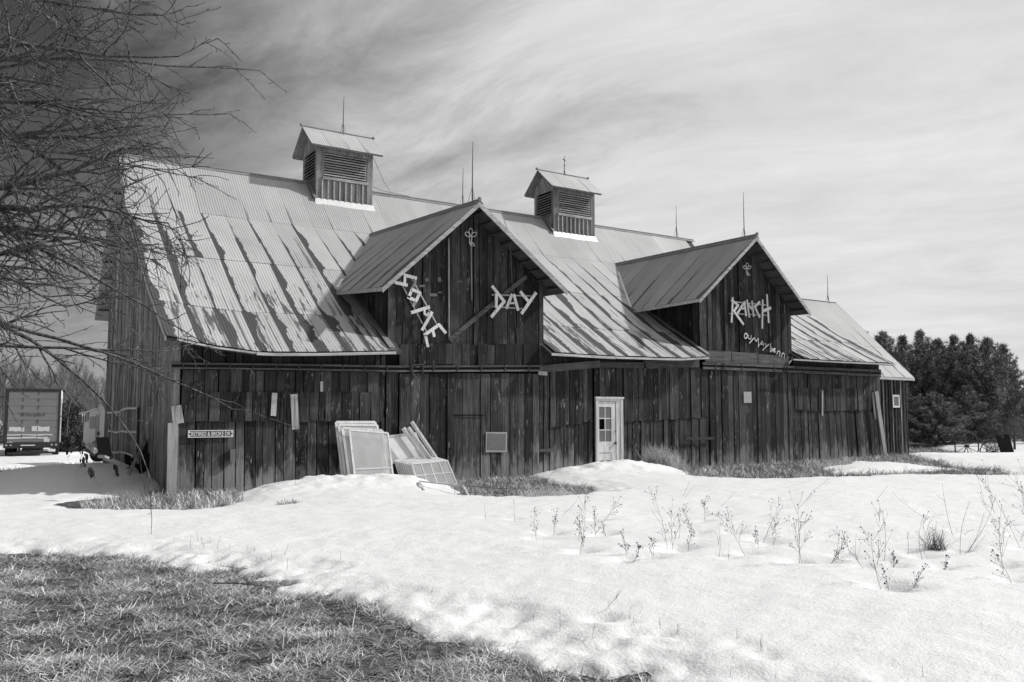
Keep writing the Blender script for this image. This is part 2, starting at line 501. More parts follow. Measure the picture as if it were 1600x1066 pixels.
STK = [(805, 815, 803, 780), (760, 812, 757, 790), (873, 805, 903, 780), (1063, 776, 1078, 752), (1068, 777, 1085, 756), (1122, 792, 1148, 768), (1259, 772, 1297, 748), (1365, 782, 1388, 758), (1458, 812, 1396, 770), (1490, 838, 1474, 756),
       (1500, 866, 1518, 782), (1502, 866, 1552, 772), (1505, 868, 1540, 800), (1516, 862, 1540, 836), (1418, 867, 1418, 830), (1311, 872, 1312, 828), (1339, 876, 1341, 835), (1122, 872, 1124, 822), (1138, 877, 1140, 850), (936, 958, 972, 922), (952, 960, 951, 940),
       (927, 998, 930, 970), (986, 984, 990, 964), (1033, 985, 1032, 965), (984, 968, 984, 953), (1061, 992, 1060, 973), (1153, 1003, 1152, 985), (1192, 1023, 1192, 991), (1075, 1030, 1069, 1012), (1140, 1066, 1144, 1046), (1162, 1066, 1162, 1050), (1221, 1066, 1220, 1048), (1054, 1066, 1066, 1046),
       (1445, 1064, 1442, 1040), (875, 985, 875, 950), (834, 970, 834, 958), (798, 952, 798, 940), (793, 1022, 812, 994), (670, 930, 677, 917), (530, 880, 531, 862), (448, 895, 449, 872), (310, 845, 308, 830), (330, 862, 326, 840), (342, 866, 342, 838), (325, 862, 312, 838), (358, 868, 358, 850), (372, 870, 372, 852), (384, 868, 386, 850),
       (395, 866, 398, 855), (300, 858, 297, 836), (420, 880, 424, 862), (440, 872, 450, 852), (226, 884, 229, 870), (245, 878, 250, 866), (186, 874, 189, 866), (437, 762, 430, 730), (462, 760, 466, 728), (495, 748, 497, 728)]
HOLLOW = [tuple(P(q[0], q[1], z=.15)[:2])+((.055, .13) if q in UM else (.035, .09),) for q in UM+STK if q[1] > 800]
def hollows(x, y):
    h = np.zeros(np.shape(x))
    for hx, hy, (dp, r_) in HOLLOW:
        dx = x-hx; dy = y-hy
        k = (np.abs(dx) < 3*r_) & (np.abs(dy) < 3*r_)
        if k.any(): h = h-np.where(k, dp*np.exp(-((dx/(1.3*r_))**2+(dy/r_)**2)), 0)
    return h

def groundz(x, y):
    return turf(x, y) - .03*np.clip(y-11, 0, 12)*np.clip((12-x)/8, 0, 1) + .006*np.clip(x, 0, 25) - .03*np.clip(x-27, 0, 12) + .02*np.clip(x-46, 0, 10) + .05*fbm(x*.5, y*.5, 3, 3) + .02*fbm(x*3, y*3, 2, 9)
def turf(x, y):
    return .07*fbm(x*2.7, y*2.7, 3, 14)*np.clip((-6-y)/1.5, 0, 1)*np.clip((2-x)/1.0, 0, 1)
def gauss(x, y, cx_, cy_, sx_, sy_, p=2):
    return np.exp(-(np.abs((x-cx_)/sx_)**p+np.abs((y-cy_)/sy_)**p))
def baresd(x, y):
    s_ = np.full(np.shape(x), 1e9)
    for pl in BARE: s_ = np.minimum(s_, inpoly_sd(x, y, pl))
    for pl in ISLES: s_ = np.maximum(s_, -inpoly_sd(x, y, pl))
    return s_
def snowz(x, y, sd=None):
    x = np.asarray(x, float); y = np.asarray(y, float)
    if sd is None: sd = baresd(x, y)
    g = groundz(x, y)
    near = np.clip(1-np.hypot(x-CAM[0], y-CAM[1])/40, 0, 1)
    nz = .55*fbm(x*.9, y*.9, 4, 21) + .42*fbm(x*3.1, y*3.1, 3, 33)
    nz = nz + .26*fbm(x*9, y*9, 2, 35)
    sdn = sd + nz*np.where(y < -5, 1.25, .6)
    dep = .022+.09*np.clip(sdn/.75, 0, 1)**.8+.07*np.clip((sdn-.3)/2.5, 0, 1)
    th = np.where(sdn > 0, dep*np.clip(sdn/.05, 0, 1), .6*sdn)
    # soft wind ripples running roughly across the view
    rp = .050*fbm(x*.55+y*.2, y*.8-x*.1, 3, 41) + .018*fbm(x*1.5+y*.9, y*3.4-x*.9, 3, 52) + .012*fbm(x*7, y*9, 2, 60)
    rp = rp*np.clip(sdn/.5, 0, 1) - turf(x, y)*np.clip(sdn/.4, 0, 1)
    h = th+rp
    on = np.clip((sdn+.25)/.35, 0, 1)
    lump = 1+.5*fbm(x*1.7, y*1.7, 4, 71)
    rough = .30*fbm(x*1.9, y*2.3, 5, 77)+.10*fbm(x*6, y*6, 3, 79)
    m1 = .19*gauss(x, y, 3.75, -1.7, 1.55, .85, 2.2)*lump + .13*gauss(x, y, 2.0, -1.5, 1.4, .9)
    m1 += .08*gauss(x, y, 4.6, -1.9, .55, .7)
    m2 = .24*gauss(x, y, 11.6, -1.15, 1.25, .65, 2.2)*lump + .08*gauss(x, y, 9.9, -.8, 1.4, .8) + .05*gauss(x, y, 13.4, -1.2, 1.0, .7)
    dr = .34*gauss(x, y, -1.3, 3.9, 1.9, 2.9, 3) - .13*gauss(x, y, -2.6, -.3, 3.0, 1.7)
    m3 = .10*gauss(x, y, 22.5, -1.9, 3.0, .6)
    mw = np.clip((m1+m2)/.12, 0, 1)
    h = h + mw*(.12*fbm(x*1.7+y*.8, y*3.3-x*.5, 5, 83, .6)+.04*fbm(x*5.3+y*2, y*6.1, 3, 84, .6))*on
    h = h + (m1+m2)*(1+rough*2.2)*np.clip((sdn+.45)/.4, 0, 1) + dr*on + m3*on
    return g+h+hollows(x, y)

def graded(spans, lo, hi, g=1.12):
    a = []
    for (s0, s1, st) in spans:
        a += list(np.arange(s0, s1, st))
    a.append(spans[-1][1])
    st = spans[0][2]; q = a[0]; pre = []
    while q > lo:
        st *= g; q -= st; pre.append(q)
    st = spans[-1][2]; q = a[-1]; post = []
    while q < hi:
        st *= g; q += st; post.append(q)
    return np.array(pre[::-1]+a+post)
def sheet(name, xs, ys, zf, mat, kind='structure'):
    X, Y = np.meshgrid(xs, ys)
    Z = zf(X, Y)
    V = np.stack([X.ravel(), Y.ravel(), Z.ravel()], 1)
    nx, ny = len(xs), len(ys)
    i = (np.arange(ny-1)[:, None]*nx+np.arange(nx-1)[None, :]).ravel()
    fcs = np.stack([i, i+1, i+1+nx, i+nx], 1).ravel()
    o = npmesh(name, V, fcs, np.full(len(i), 4), mat, smooth=True)
    return tag(o, kind=kind)
xs = graded([(-6.0, 12.0, .055), (12.0, 28.0, .10)], -700, 900)
ys = graded([(-17.5, -7.5, .05), (-7.5, 1.0, .065)], -700, 900)
o = sheet('snow', xs, ys, snowz, M['snow'])
tag(o, 'old wind-rippled snow lying over the field and heaped at the barn', None)
xs2 = graded([(-6.0, 3.0, .08), (3.0, 28.0, .25)], -720, 920, 1.2)
ys2 = graded([(-18.0, -6.0, .08), (-6.0, 2.0, .2)], -720, 920, 1.2)
o = sheet('ground', xs2, ys2, lambda x, y: groundz(x, y)-np.where(np.hypot(x-5, y+5) > 60, .25, 0), M['turf'])
tag(o, 'dark turf of the field showing where the snow has melted', None)

# ------------------------------------------------------------------ roof shape
EAVE = sorted([(-.4, 3.44), (.08, 3.36), (.62, 3.26), (1.74, 3.15), (3.1, 3.2), (4.93, 3.31), (9.65, 3.46), (11.97, 3.44), (14.49, 3.47), (15.69, 3.56), (19.72, 3.65), (21.8, 3.64), (25.6, 3.66)])
PY = [-.5, 1.5, 3.0, 5.6, 7.2]
PZ = [3.40, 4.62, 5.68, 7.53, 9.30]
def roofz(X, y):
    e = np.interp(X, [p[0] for p in EAVE], [p[1] for p in EAVE])
    return float(np.interp(y, PY, PZ)+(e-3.4)*np.clip((3.2-y)/3.7, 0, 1))
def rp_(X, y): return Vector((X, y, roofz(X, y)))

barn = tag(empty('barn'), 'long weathered wooden barn with rusty iron roof and two cross gables', 'barn')

def surf_sheet(fun, u0, u1, v0, v1, w, vlen0, vlen1, name, mat, parent, nu=3, nv=3, lift=0.0, thick=.012, jit=None):
    """thin sheet on a surface fun(u,v) -> point; UV in metres"""
    mb = MB(); uvs = []
    g = {}
    for k, dz in ((0, lift), (1, lift-thick)):
        for j in range(nv+1):
            for i in range(nu+1):
                a = i/nu; c = j/nv
                p = fun(u0+(u1-u0)*a, v0+(v1-v0)*c)
                z = dz+(jit[0]*(1-c)+jit[1]*c+jit[2]*a if jit else 0)
                g[(k, i, j)] = len(mb.v); mb.v.append((p[0], p[1], p[2]+z)); uvs.append((a*w, vlen0+(vlen1-vlen0)*c))
    for j in range(nv):
        for i in range(nu):
            mb.f.append((g[0, i, j], g[0, i, j+1], g[0, i+1, j+1], g[0, i+1, j]))
    for i in range(nu):
        mb.f.append((g[0, i, nv], g[1, i, nv], g[1, i+1, nv], g[0, i+1, nv]))
        mb.f.append((g[0, i+1, 0], g[1, i+1, 0], g[1, i, 0], g[0, i, 0]))
    for j in range(nv):
        mb.f.append((g[0, 0, j], g[1, 0, j], g[1, 0, j+1], g[0, 0, j+1]))
        mb.f.append((g[0, nu, j+1], g[1, nu, j+1], g[1, nu, j], g[0, nu, j]))
    o = mb.build(name, mat, parent)
    lay = o.data.uv_layers.new(name='UVMap')
    for lp in o.data.loops:
        lay.data[lp.index].uv = uvs[lp.vertex_index]
    return o

roof_deck = MB()      # dark sheathing under the iron
for k in range(52):
    xa = -.28+k*.5; xb = min(xa+.5, 25.45)
    rows = [5.6, 7.2] if xb <= 22.8 else []
    for ya, yb in ((-.48, 1.5), (1.5, 3.0), (3.0, 5.6), (5.6, 7.2)):
        if yb > 4 and xa > 22.7: 
            if ya >= 5.6: continue
            yb = 3.95
        if ya < 0 and (5.0 < xa+.2 < 9.8 or 15.85 < xa+.2 < 20.3): continue
        if xb <= xa: continue
        roof_deck.hexa([rp_(xa, ya)-Vector((0,0,.10)), rp_(xb, ya)-Vector((0,0,.10)), rp_(xb, yb)-Vector((0,0,.10)), rp_(xa, yb)-Vector((0,0,.10)),
                        rp_(xa, ya)-Vector((0,0,.03)), rp_(xb, ya)-Vector((0,0,.03)), rp_(xb, yb)-Vector((0,0,.03)), rp_(xa, yb)-Vector((0,0,.03))])
main_roof = roof_deck.build('roof', M['soffit'], barn)
W_ = .665
def vlen(y):
    yy = np.linspace(7.2, y, 24); z = np.interp(yy, PY, PZ)
    return float(np.sum(np.hypot(np.diff(yy), np.diff(z))))
k = 0
xa = -.32
while xa < 25.5:
    xb = xa+W_
    rows = [(5.5, 7.2, 'roof_upper'), (3.15, 5.62, 'roof'), (1.05, 3.3, 'roof'), (-.53, 1.2, 'roof')]
    xc = xa+W_/2
    for r_, (ya, yb, mt) in enumerate(rows):
        if r_ == 0 and xb > 22.95: continue
        x1 = min(xb, 25.5)
        x0 = xa
        if r_ == 3:
            for (g0, g1) in ((5.04, 9.84), (15.9, 20.34)):
                if x0 < g0 < x1: x1 = g0
                elif x0 < g1 < x1: x0 = g1
                elif g0 <= x0 and x1 <= g1: x1 = x0
        if x1-x0 < .04: continue
        yb2 = min(yb, 3.95) if x0 > 22.7 else yb
        if yb2 <= ya: continue
        surf_sheet(lambda X, y: rp_(X, y), x0, x1+.03, yb2, ya, x1-x0+.03, vlen(yb2), vlen(ya), 'roof_sheet', M[mt], main_roof,
                   2, 4 if r_ else 2, .012+.004*(k % 2)+.014*(3-r_)*0+.010*(0 if r_ == 3 else (3-r_)), .010,
                   (random.uniform(-.003, .003), random.uniform(0, .012), random.uniform(-.003, .003)))
    xa = xb; k += 1
# rear slope (seen only as the far rake)
rear = MB()
rear.hexa([(-.35, 7.2, 9.2), (22.8, 7.2, 9.2), (22.8, 10.45, 4.75), (-.35, 10.45, 4.75), (-.35, 7.2, 9.30), (22.8, 7.2, 9.30), (22.8, 10.5, 4.83), (-.35, 10.5, 4.83)])
rear.build('rear_roof', M['roof_dormer'], barn)
for k in range(9):
    MB().bar((-.30, 7.45+k*.34, 9.2-.08-(.25+k*.34)*1.37), (.02, 7.45+k*.34, 9.2-.08-(.25+k*.34)*1.37), .2, .03).build('soffit_board', M['soffit'], main_roof)
# ridge cap
rc = MB()
n_ = 24
for k in range(n_):
    xa = -.36+k*23.2/n_; xb = xa+23.2/n_+.03; s_ = .004*(k % 2)
    for sg in (1, -1):
        rc.hexa([(xa, 7.2+sg*.0, 9.33+s_), (xb, 7.2, 9.33+s_), (xb, 7.2-sg*.09, 9.245+s_), (xa, 7.2-sg*.09, 9.245+s_),
                 (xa, 7.2, 9.352+s_), (xb, 7.2, 9.352+s_), (xb, 7.2-sg*.10, 9.262+s_), (xa, 7.2-sg*.10, 9.262+s_)])
rc.tube([(-.36, 7.2, 9.365), (22.85, 7.2, 9.365)], .028, 6)
rc.build('ridge_cap', M['ridgecap'], main_roof)
# eave fascias: pale strips that sag with the eave
def fascia(x0, x1, name='eave_board', y=-.535, h=.085, drop=0.0):
    n = max(2, int((x1-x0)/.35)); mb = MB()
    for i in range(n):
        a = x0+(x1-x0)*i/n; c = x0+(x1-x0)*(i+1)/n
        za = roofz(a, -.5)-.02-drop; zc = roofz(c, -.5)-.02-drop
        mb.hexa([(a, y, za-h), (c, y, zc-h), (c, y+.022, zc-h), (a, y+.022, za-h), (a, y, za), (c, y, zc), (c, y+.022, zc), (a, y+.022, za)])
    return mb.build(name, M['whitewood'], main_roof)
fascia(-.1, 1.9, h=.04); fascia(1.6, 5.02, y=-.561, h=.065); fascia(9.72, 12.0, h=.07); fascia(12.0, 15.75, y=-.548, h=.06); fascia(19.75, 25.5, h=.05)
# left rake trim
mb = MB()
for ya, yb in ((-.5, 1.5), (1.5, 3.0), (3.0, 5.6), (5.6, 7.2)):
    mb.hexa([(-.34, ya, roofz(-.3, ya)-.10), (-.315, ya, roofz(-.3, ya)-.10), (-.315, yb, roofz(-.3, yb)-.10), (-.34, yb, roofz(-.3, yb)-.10),
             (-.34, ya, roofz(-.3, ya)-.002), (-.315, ya, roofz(-.3, ya)-.002), (-.315, yb, roofz(-.3, yb)-.002), (-.34, yb, roofz(-.3, yb)-.002)])
mb.build('rake_trim', M['roof_dormer'], main_roof)

# ------------------------------------------------------------------ boards
def board(parent, x0, x1, ztl, ztr, zbl, zbr, y, th, mat, lean=0.0, name='board'):
    """one vertical board of a wall that faces -Y; lean shifts its foot"""
    mb = MB()
    mb.hexa([(x0+lean, y, zbl), (x1+lean, y, zbr), (x1+lean, y+th, zbr), (x0+lean, y+th, zbl),
             (x0, y, ztl), (x1, y, ztr), (x1, y+th, ztr), (x0, y+th, ztl)])
    return mb.build(name, mat, parent)
def row(parent, X0, X1, top, bot, y, mat, wmin=.15, wmax=.30, th=.026, gap=.019, jb=.028, jt=.008, jy=.018, lean=lambda X: 0.0, skip=None):
    x = X0
    while x < X1-.05:
        w = random.uniform(wmin, wmax)
        if X1-x-w < .10: w = X1-x
        a, c = x, x+w-gap*random.uniform(.3, 1.6)
        x += w
        if skip and skip(a, c): continue
        e = random.uniform(-jb, jb); f_ = random.uniform(-jt, jt); s_ = random.uniform(-.006, .006)
        b0, b1 = bot(a)+e, bot(c)+e+random.uniform(-jb, jb)*.3
        t0, t1 = top(a)+f_, top(c)+f_
        if max(t0-b0, t1-b1) < .04: continue
        t0 = max(t0, b0+.01); t1 = max(t1, b1+.01)
        ya = y+random.uniform(-jy, jy)
        board(parent, a, c, t0, t1, b0, b1, ya, th, mat, lean((a+c)/2)+s_)
GZ = lambda X: -.12
under = lambda X: roofz(X, 0)-.13
# near-black backing behind the boards; the interior's shade is in its colour
fr = MB().box((.06, .05, -.15), (25.3, .11, 3.42))
front_wall = fr.build('front_wall', M['dark'], barn)
rail_l = line([(268, 570), (620, 574), (860, 573)])
# section A, left of the first gable
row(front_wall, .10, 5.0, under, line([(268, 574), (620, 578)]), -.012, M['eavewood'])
row(front_wall, .14, 5.0, line([(268, 577), (620, 582)]), line([(268, 640), (620, 640)]), -.030, M['barnwood'])
row(front_wall, fx(288), fx(599), line([(286, 636), (312, 613), (586, 613), (600, 634)]), line([(280, 660), (400, 658), (600, 659)]), -.060, M['barnwood'], jb=.025)
row(front_wall, .08, 5.0, line([(268, 652), (620, 652)]), GZ, -.012, M['barnwood'], lean=lambda X: .04, jy=.014)
# section B, under the first gable
row(front_wall, fx(622), fx(851), line([(620, 539), (700, 537), (780, 539), (850, 537)]), line([(620, 571), (850, 571)]), -.052, M['gablewood'], .2, .34, jt=.02)
row(front_wall, fx(603), fx(622), line([(600, 580), (640, 580)]), GZ, -.02, M['barnwood'])
row(front_wall, fx(622), fx(840), line([(620, 584), (840, 584)]), GZ, -.085, M['barnwood'], .19, .34, jb=.03, jy=.016)
row(front_wall, fx(842), fx(858), line([(820, 578), (880, 578)]), GZ, -.035, M['barnwood'], .12, .16, lean=lambda X: -.03)
# section C, between the gables
door_x0, door_x1 = fx(928.5, 680), fx(970.8, 680)
nod = lambda a, c: c > door_x0 and a < door_x1
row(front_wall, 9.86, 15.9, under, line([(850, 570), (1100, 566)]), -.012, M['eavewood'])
l_c = line([(850, 672), (885, 664), (925, 656), (972, 660), (1040, 656), (1106, 652)])
def topdoor(a): return line([(850, 577), (1106, 574)])(a)
row(front_wall, fx(858), fx(1106), topdoor, l_c, -.065, M['barnwood'], .12, .24, skip=nod, jb=.03)
zd = P(950, 622, y=0)[2]
row(front_wall, door_x0-.02, door_x1+.02, topdoor, lambda X: zd+.0, -.070, M['barnwood'], .17, .24, jb=.004)
row(front_wall, fx(858), fx(1106), lambda X: l_c(X)+.06, GZ, -.030, M['barnwood'], .12, .24, skip=nod, lean=lambda X: -.02)
# section D, sliding door under the second gable
row(front_wall, fx(1106), fx(1238), line([(1106, 573), (1238, 581)]), GZ, -.10, M['barnwood'], .16, .3, jb=.03)
# section E, right end
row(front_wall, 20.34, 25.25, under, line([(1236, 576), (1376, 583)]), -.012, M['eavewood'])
row(front_wall, fx(1240), fx(1375), line([(1236, 578), (1376, 586)]), line([(1236, 625), (1376, 630)]), -.03, M['barnwood'], .13, .26)
row(front_wall, fx(1240), fx(1371), line([(1238, 606), (1355, 608), (1374, 620)]), line([(1238, 641), (1300, 642), (1376, 640)]), -.062, M['barnwood'], .13, .28, jb=.03)
row(front_wall, fx(1240), fx(1375), line([(1236, 634), (1376, 634)]), GZ, -.02, M['barnwood'], .12, .24, lean=lambda X: .02+.045*max(0, X-20.5), jy=.02, jb=.05)
# corner boards
mb = MB().hexa([(-.06, -.055, -.1), (.11, -.055, -.1), (.11, .02, -.1), (-.06, .02, -.1), (-.10, -.05, 3.36), (.08, -.05, 3.36), (.08, .02, 3.36), (-.10, .02, 3.36)])
mb.build('corner_board', M['greywood'], front_wall)
# gable walls
def gable(apex, el, er, x0, x1, zb, mat, name, w=(.16, .3)):
    """wall below a cross gable; apex/el/er are (x,z) of the roof line in the wall plane"""
    top = lambda X: float(np.interp(X, [el[0], apex[0], er[0]], [el[1], apex[1], er[1]]))-.10
    back = MB().prism([(x0+.02, .03, zb), (x1-.02, .03, zb), (x1-.02, .03, top(x1)), (apex[0], .03, top(apex[0])), (x0+.02, .03, top(x0))], (0, 1, 0), .05)
    o = back.build(name, M['dark'], barn)
    row(o, x0, apex[0], top, lambda X: zb+.02, -.012, mat, *w)
    row(o, apex[0]+.003, x1, top, lambda X: zb+.02, -.012, mat, *w)
    return o
A1, C1, E1 = Vector((7.33, -.6, 7.34)), Vector((4.60, -.6, 4.86)), Vector((10.18, -.6, 5.22))
A2, C2, E2 = Vector((17.95, -.6, 7.62)), Vector((15.30, -.6, 5.36)), Vector((20.55, -.6, 5.28))
g1 = gable((A1.x, A1.z), (C1.x, C1.z), (E1.x, E1.z), 5.03, 9.84, 3.34, M['gablewood'], 'gable_wall')
g2 = gable((A2.x, A2.z), (C2.x, C2.z), (E2.x, E2.z), 15.89, 20.33, 3.62, M['gablewood'], 'gable_wall', (.14, .26))
def strip(parent, p, q, wpx, y, mat, name, t=.03, scale=None):
    """flat board on the front wall between two measured points; width in photo pixels"""
    a = P(*p, y=y); c = P(*q, y=y)
    s_ = np.linalg.norm(c-a)/max(1e-6, math.hypot(q[0]-p[0], q[1]-p[1]))
    mb = MB().bar(a, c, wpx*s_, t, up=(0, 1, 0))
    return mb.build(name, mat, parent)
strip(g1, (701, 372), (702, 531), 2.6, -.045, M['greywood'], 'batten')
strip(g1, (749, 350), (752, 534), 2.4, -.045, M['gablewood'], 'batten')
strip(g1, (736, 386), (737, 470), 1.5, -.045, M['greywood'], 'batten')
strip(g1, (702, 531), (822, 432), 6.0, -.065, M['railwood'], 'brace')
for q in ((664, 437, 7, 5), (655, 447, 9, 3), (684, 437, 5, 7), (671, 461, 12, 4), (714, 440, 8, 2), (684, 457, 6, 2)):
    strip(g1, (q[0], q[1]), (q[0]+q[2], q[1]), q[3], -.034, M['scrap'], 'paint_scrap', .006)
# horizontal planks under the second gable, planks and rails of the sliding door track
for a, c, w in (((1101, 559), (1142, 560), 16), ((1143, 560), (1183, 562), 14), ((1184, 563), (1232, 566), 13)):
    strip(g2, a, c, w, -.05, M['railwood'], 'plank', .05)
for a, c, w in (((843, 577), (937, 569), 9), ((937, 570), (1008, 571), 7), ((1006, 570), (1092, 568), 9)):
    strip(front_wall, a, c, w, -.10, M['railwood'], 'plank', .04)
def track(pts, y):
    for dy_, nm in ((0, 'track_rail'), (7.0, 'track_rail')):
        for (p, q) in zip(pts[:-1], pts[1:]):
            strip(front_wall, (p[0], p[1]+dy_), (q[0], q[1]+dy_), 2.6, y, M['railwood'], nm, .05)
    for (p, q) in zip(pts[:-1], pts[1:]):
        strip(front_wall, (p[0], p[1]+3.5), (q[0], q[1]+3.5), 8, y+.03, M['darkwood'], 'track_board', .03)
        n = int((q[0]-p[0])/34)
        for i in range(n):
            t_ = (i+.5)/n; x_ = p[0]+(q[0]-p[0])*t_; y_ = p[1]+(q[1]-p[1])*t_
            strip(front_wall, (x_, y_-1.5), (x_, y_+9), 1.6, y-.03, M['iron'], 'bracket', .02)
track([(268, 568), (450, 570), (622, 573), (845, 572)], -.13)
track([(1098, 568), (1180, 571), (1240, 574), (1376, 580)], -.145)
# dormer cheeks: boards between the lean-to roof and the dormer eave
def cheek(xw, c, dpt, parent, sgn):
    y = .05
    while y < dpt[1]:
        y1 = min(y+.24, dpt[1])
        f_ = lambda yy: c[2]+(dpt[2]-c[2])*(yy-c[1])/(dpt[1]-c[1])
        ztop0, ztop1 = f_(y)+.22, f_(y1)+.22
        z0, z1 = roofz(xw, y), roofz(xw, y1)
        if ztop1 > z1+.02:
            MB().hexa([(xw-.02, y, z0), (xw+.02, y, z0), (xw+.02, y1-.008, z1), (xw-.02, y1-.008, z1),
                       (xw-.02, y, ztop0), (xw+.02, y, ztop0), (xw+.02, y1-.008, ztop1), (xw-.02, y1-.008, ztop1)]).build('board', M['gablewood'], parent)
        y = y1

# dormer roofs
def on_roof(px, py):
    best = None
    for y in np.linspace(-.4, 7, 400):
        p = P(px, py, y=y)
        e = abs(roofz(p[0], y)-p[2])
        if best is None or e < best[0]: best = (e, p)
    return Vector(best[1])
def dormer(A, C, E, Bp, Dp, name):
    B = on_roof(*Bp); D = on_roof(*Dp)
    mbx = MB()
    deck = MB()
    def ridge(y): return A.lerp(B, (y-A.y)/(B.y-A.y))
    def low_l(y):
        if y <= D.y: return C.lerp(D, (y-C.y)/(D.y-C.y))
        return D.lerp(B, (y-D.y)/(B.y-D.y))
    yD2 = float(np.interp(E.z+.06, [roofz(E.x, q) for q in np.linspace(-.5, 5.5, 60)], np.linspace(-.5, 5.5, 60)))
    D2 = Vector((E.x+.05, yD2, roofz(E.x, yD2)+.02))
    def low_r(y):
        if y <= D2.y: return E.lerp(D2, (y-E.y)/(D2.y-E.y))
        return D2.lerp(B, (y-D2.y)/(B.y-D2.y))
    dn = Vector((0, 0, .09)); d2 = Vector((0, 0, .018))
    ysn = np.linspace(A.y+.03, B.y, 10)
    for y0, y1 in zip(ysn[:-1], ysn[1:]):
        for low in (low_l, low_r):
            a, b_, c, e = ridge(y0), ridge(y1), low(y1), low(y0)
            deck.hexa([a-dn, b_-dn, c-dn, e-dn, a-d2, b_-d2, c-d2, e-d2])
    root = deck.build(name, M['soffit'], barn)
    for low in (low_l, low_r):
        y = A.y-.03; k = 0
        yy = list(np.arange(A.y-.03, B.y-.05, .62))+[B.y]
        for y0, y1 in zip(yy[:-1], yy[1:]):
            fun = lambda yv, tv: ridge(yv).lerp(low(yv), tv)
            L = (ridge(y0)-low(y0)).length
            surf_sheet(fun, y0, y1+.02, 0, 1, y1-y0, 1.0, 1.0+L, 'roof_sheet', M['roof_dormer'], root, 2, 3, .008+.005*(k % 2), .010,
                       (0, random.uniform(-.002, .006), random.uniform(-.002, .002)))
            k += 1
    # ridge cap, end ball, rake boards, eave boards, valley strip
    mb = MB()
    for sg, low in ((0, low_l), (1, low_r)):
        a, b_ = ridge(A.y-.04)+Vector((0, 0, .03)), B+Vector((0, 0, .03))
        da = (low(A.y)-A).normalized()*.15
        mb.hexa([a, b_, b_+da, a+da, a+d2, b_+d2, b_+da+d2, a+da+d2])
    mb.tube([ridge(A.y-.05)+Vector((0, 0, .05)), B+Vector((0, 0, .05))], .025, 6)
    mb.ball(tuple(ridge(A.y-.05)+Vector((0, 0, .06))), .06)
    mb.build('ridge_cap', M['ridgecap'], root)
    for q in (C, E):
        n_ = Vector((0, -1, 0))
        a = A+Vector((0, -.05, -.02)); c = q+Vector((0, -.05, -.02))
        up = Vector((0, 0, -.135))
        mb = MB(); mb.prism([a, c, c+up, a+up], (0, 1, 0), .03); mb.build('rake_board', M['rakewood'], root)
    mb = MB()
    a, c = C+Vector((-.015, -.04, -.015)), D+Vector((-.015, 0, .0))
    mb.hexa([a+Vector((0,0,-.10)), a+Vector((.03,0,-.10)), c+Vector((.03,0,-.08)), c+Vector((0,0,-.08)), a, a+Vector((.03,0,0)), c+Vector((.03,0,0)), c])
    mb.build('eave_board', M['whitewood'], root)
    # exposed rafters/soffit boards under the front overhang
    for q in (C, E):
        for k in range(9):
            t_ = (k+.6)/9.3
            p = A.lerp(q, t_)+Vector((0, 0, -.115))
            MB().bar(p+Vector((0, .01, 0)), p+Vector((0, .60, 0)), .16, .03, up=(0, 0, 1)).build('soffit_board', M['soffit'], root)
    mb = MB()
    v0, v1 = D.lerp(B, .06)+Vector((0, 0, .03)), D.lerp(B, .97)+Vector((0, 0, .03))
    mb.bar(v0, v1, .11, .012, up=(0, -.55, .83)); mb.build('valley_strip', M['snowflash'], root)
    return root, B, D, D2
dr1, B1, D1, D1r = dormer(A1, C1, E1, (579, 368), (524, 457), 'dormer_roof')
dr2, B2, D2_, D2r = dormer(A2, C2, E2, (962, 414), (988, 486), 'dormer_roof')
cheek(5.05, C1, D1, g1, -1); cheek(15.91, C2, D2_, g2, -1); cheek(9.82, E1, D1r, g1, 1); cheek(20.31, E2, D2r, g2, 1)
# flashing along the foot of the cheeks
for xw, dd in ((5.0, D1), (15.86, D2_)):
    MB().bar((xw-.03, -.45, roofz(xw, -.45)+.045), (xw-.03, dd.y, roofz(xw, dd.y)+.045), .16, .02, up=(0, -.5, .85)).build('flashing', M['ridgecap'], main_roof)

# ------------------------------------------------------------------ left end wall
def prof(y):
    if y <= 7.2: return float(np.interp(y, PY, PZ))-.12
    return 9.3-(y-7.2)*1.37-.14
pts = [(.07, y, prof(y)-.05) for y in np.linspace(.05, 9.65, 40)]
mb = MB().prism([(.07, 9.65, -.1), (.07, .05, -.1)]+pts, (1, 0, 0), .05)  # near-black backing shows through the hole as painted interior shade
end_wall = mb.build('end_wall', M['dark'], barn)
y = .02
while y < 9.68:
    w = random.uniform(.12, .22)
    y1 = min(y+w, 9.7)
    zb = -.1
    if 2.2 < y < 3.9: zb = .72+.5*math.sin((y-2.2)*1.8)+random.uniform(-.12, .1)
    elif 1.6 < y <= 2.2: zb = random.uniform(.1, .35)
    xo = random.uniform(-.03, .004)
    MB().hexa([(xo, y, zb), (xo+.028, y, zb), (xo+.028, y1-.012, zb+random.uniform(-.05, .05)), (xo, y1-.012, zb),
               (xo, y, prof(y)), (xo+.028, y, prof(y)), (xo+.028, y1-.012, prof(y1)), (xo, y1-.012, prof(y1))]).build('board', M['greywood'], end_wall)
    if random.random() < .55:
        zt = prof(y1)-.02
        MB().box((xo-.03, y1-.03, max(zb, -.1)), (xo-.003, y1+.012, zt)).build('batten', M['greywood'], end_wall)
    y = y1
mb = MB().box((0, 9.7, -.1), (22.7, 9.78, 5.2)); mb.build('rear_wall', M['darkwood'], barn)
mb = MB().prism([(25.33, .12, -.1), (25.33, 3.9, -.1), (25.33, 3.9, 6.1), (25.33, .12, 3.7)], (1, 0, 0), .05); mb.build('lean_to_end', M['darkwood'], barn)
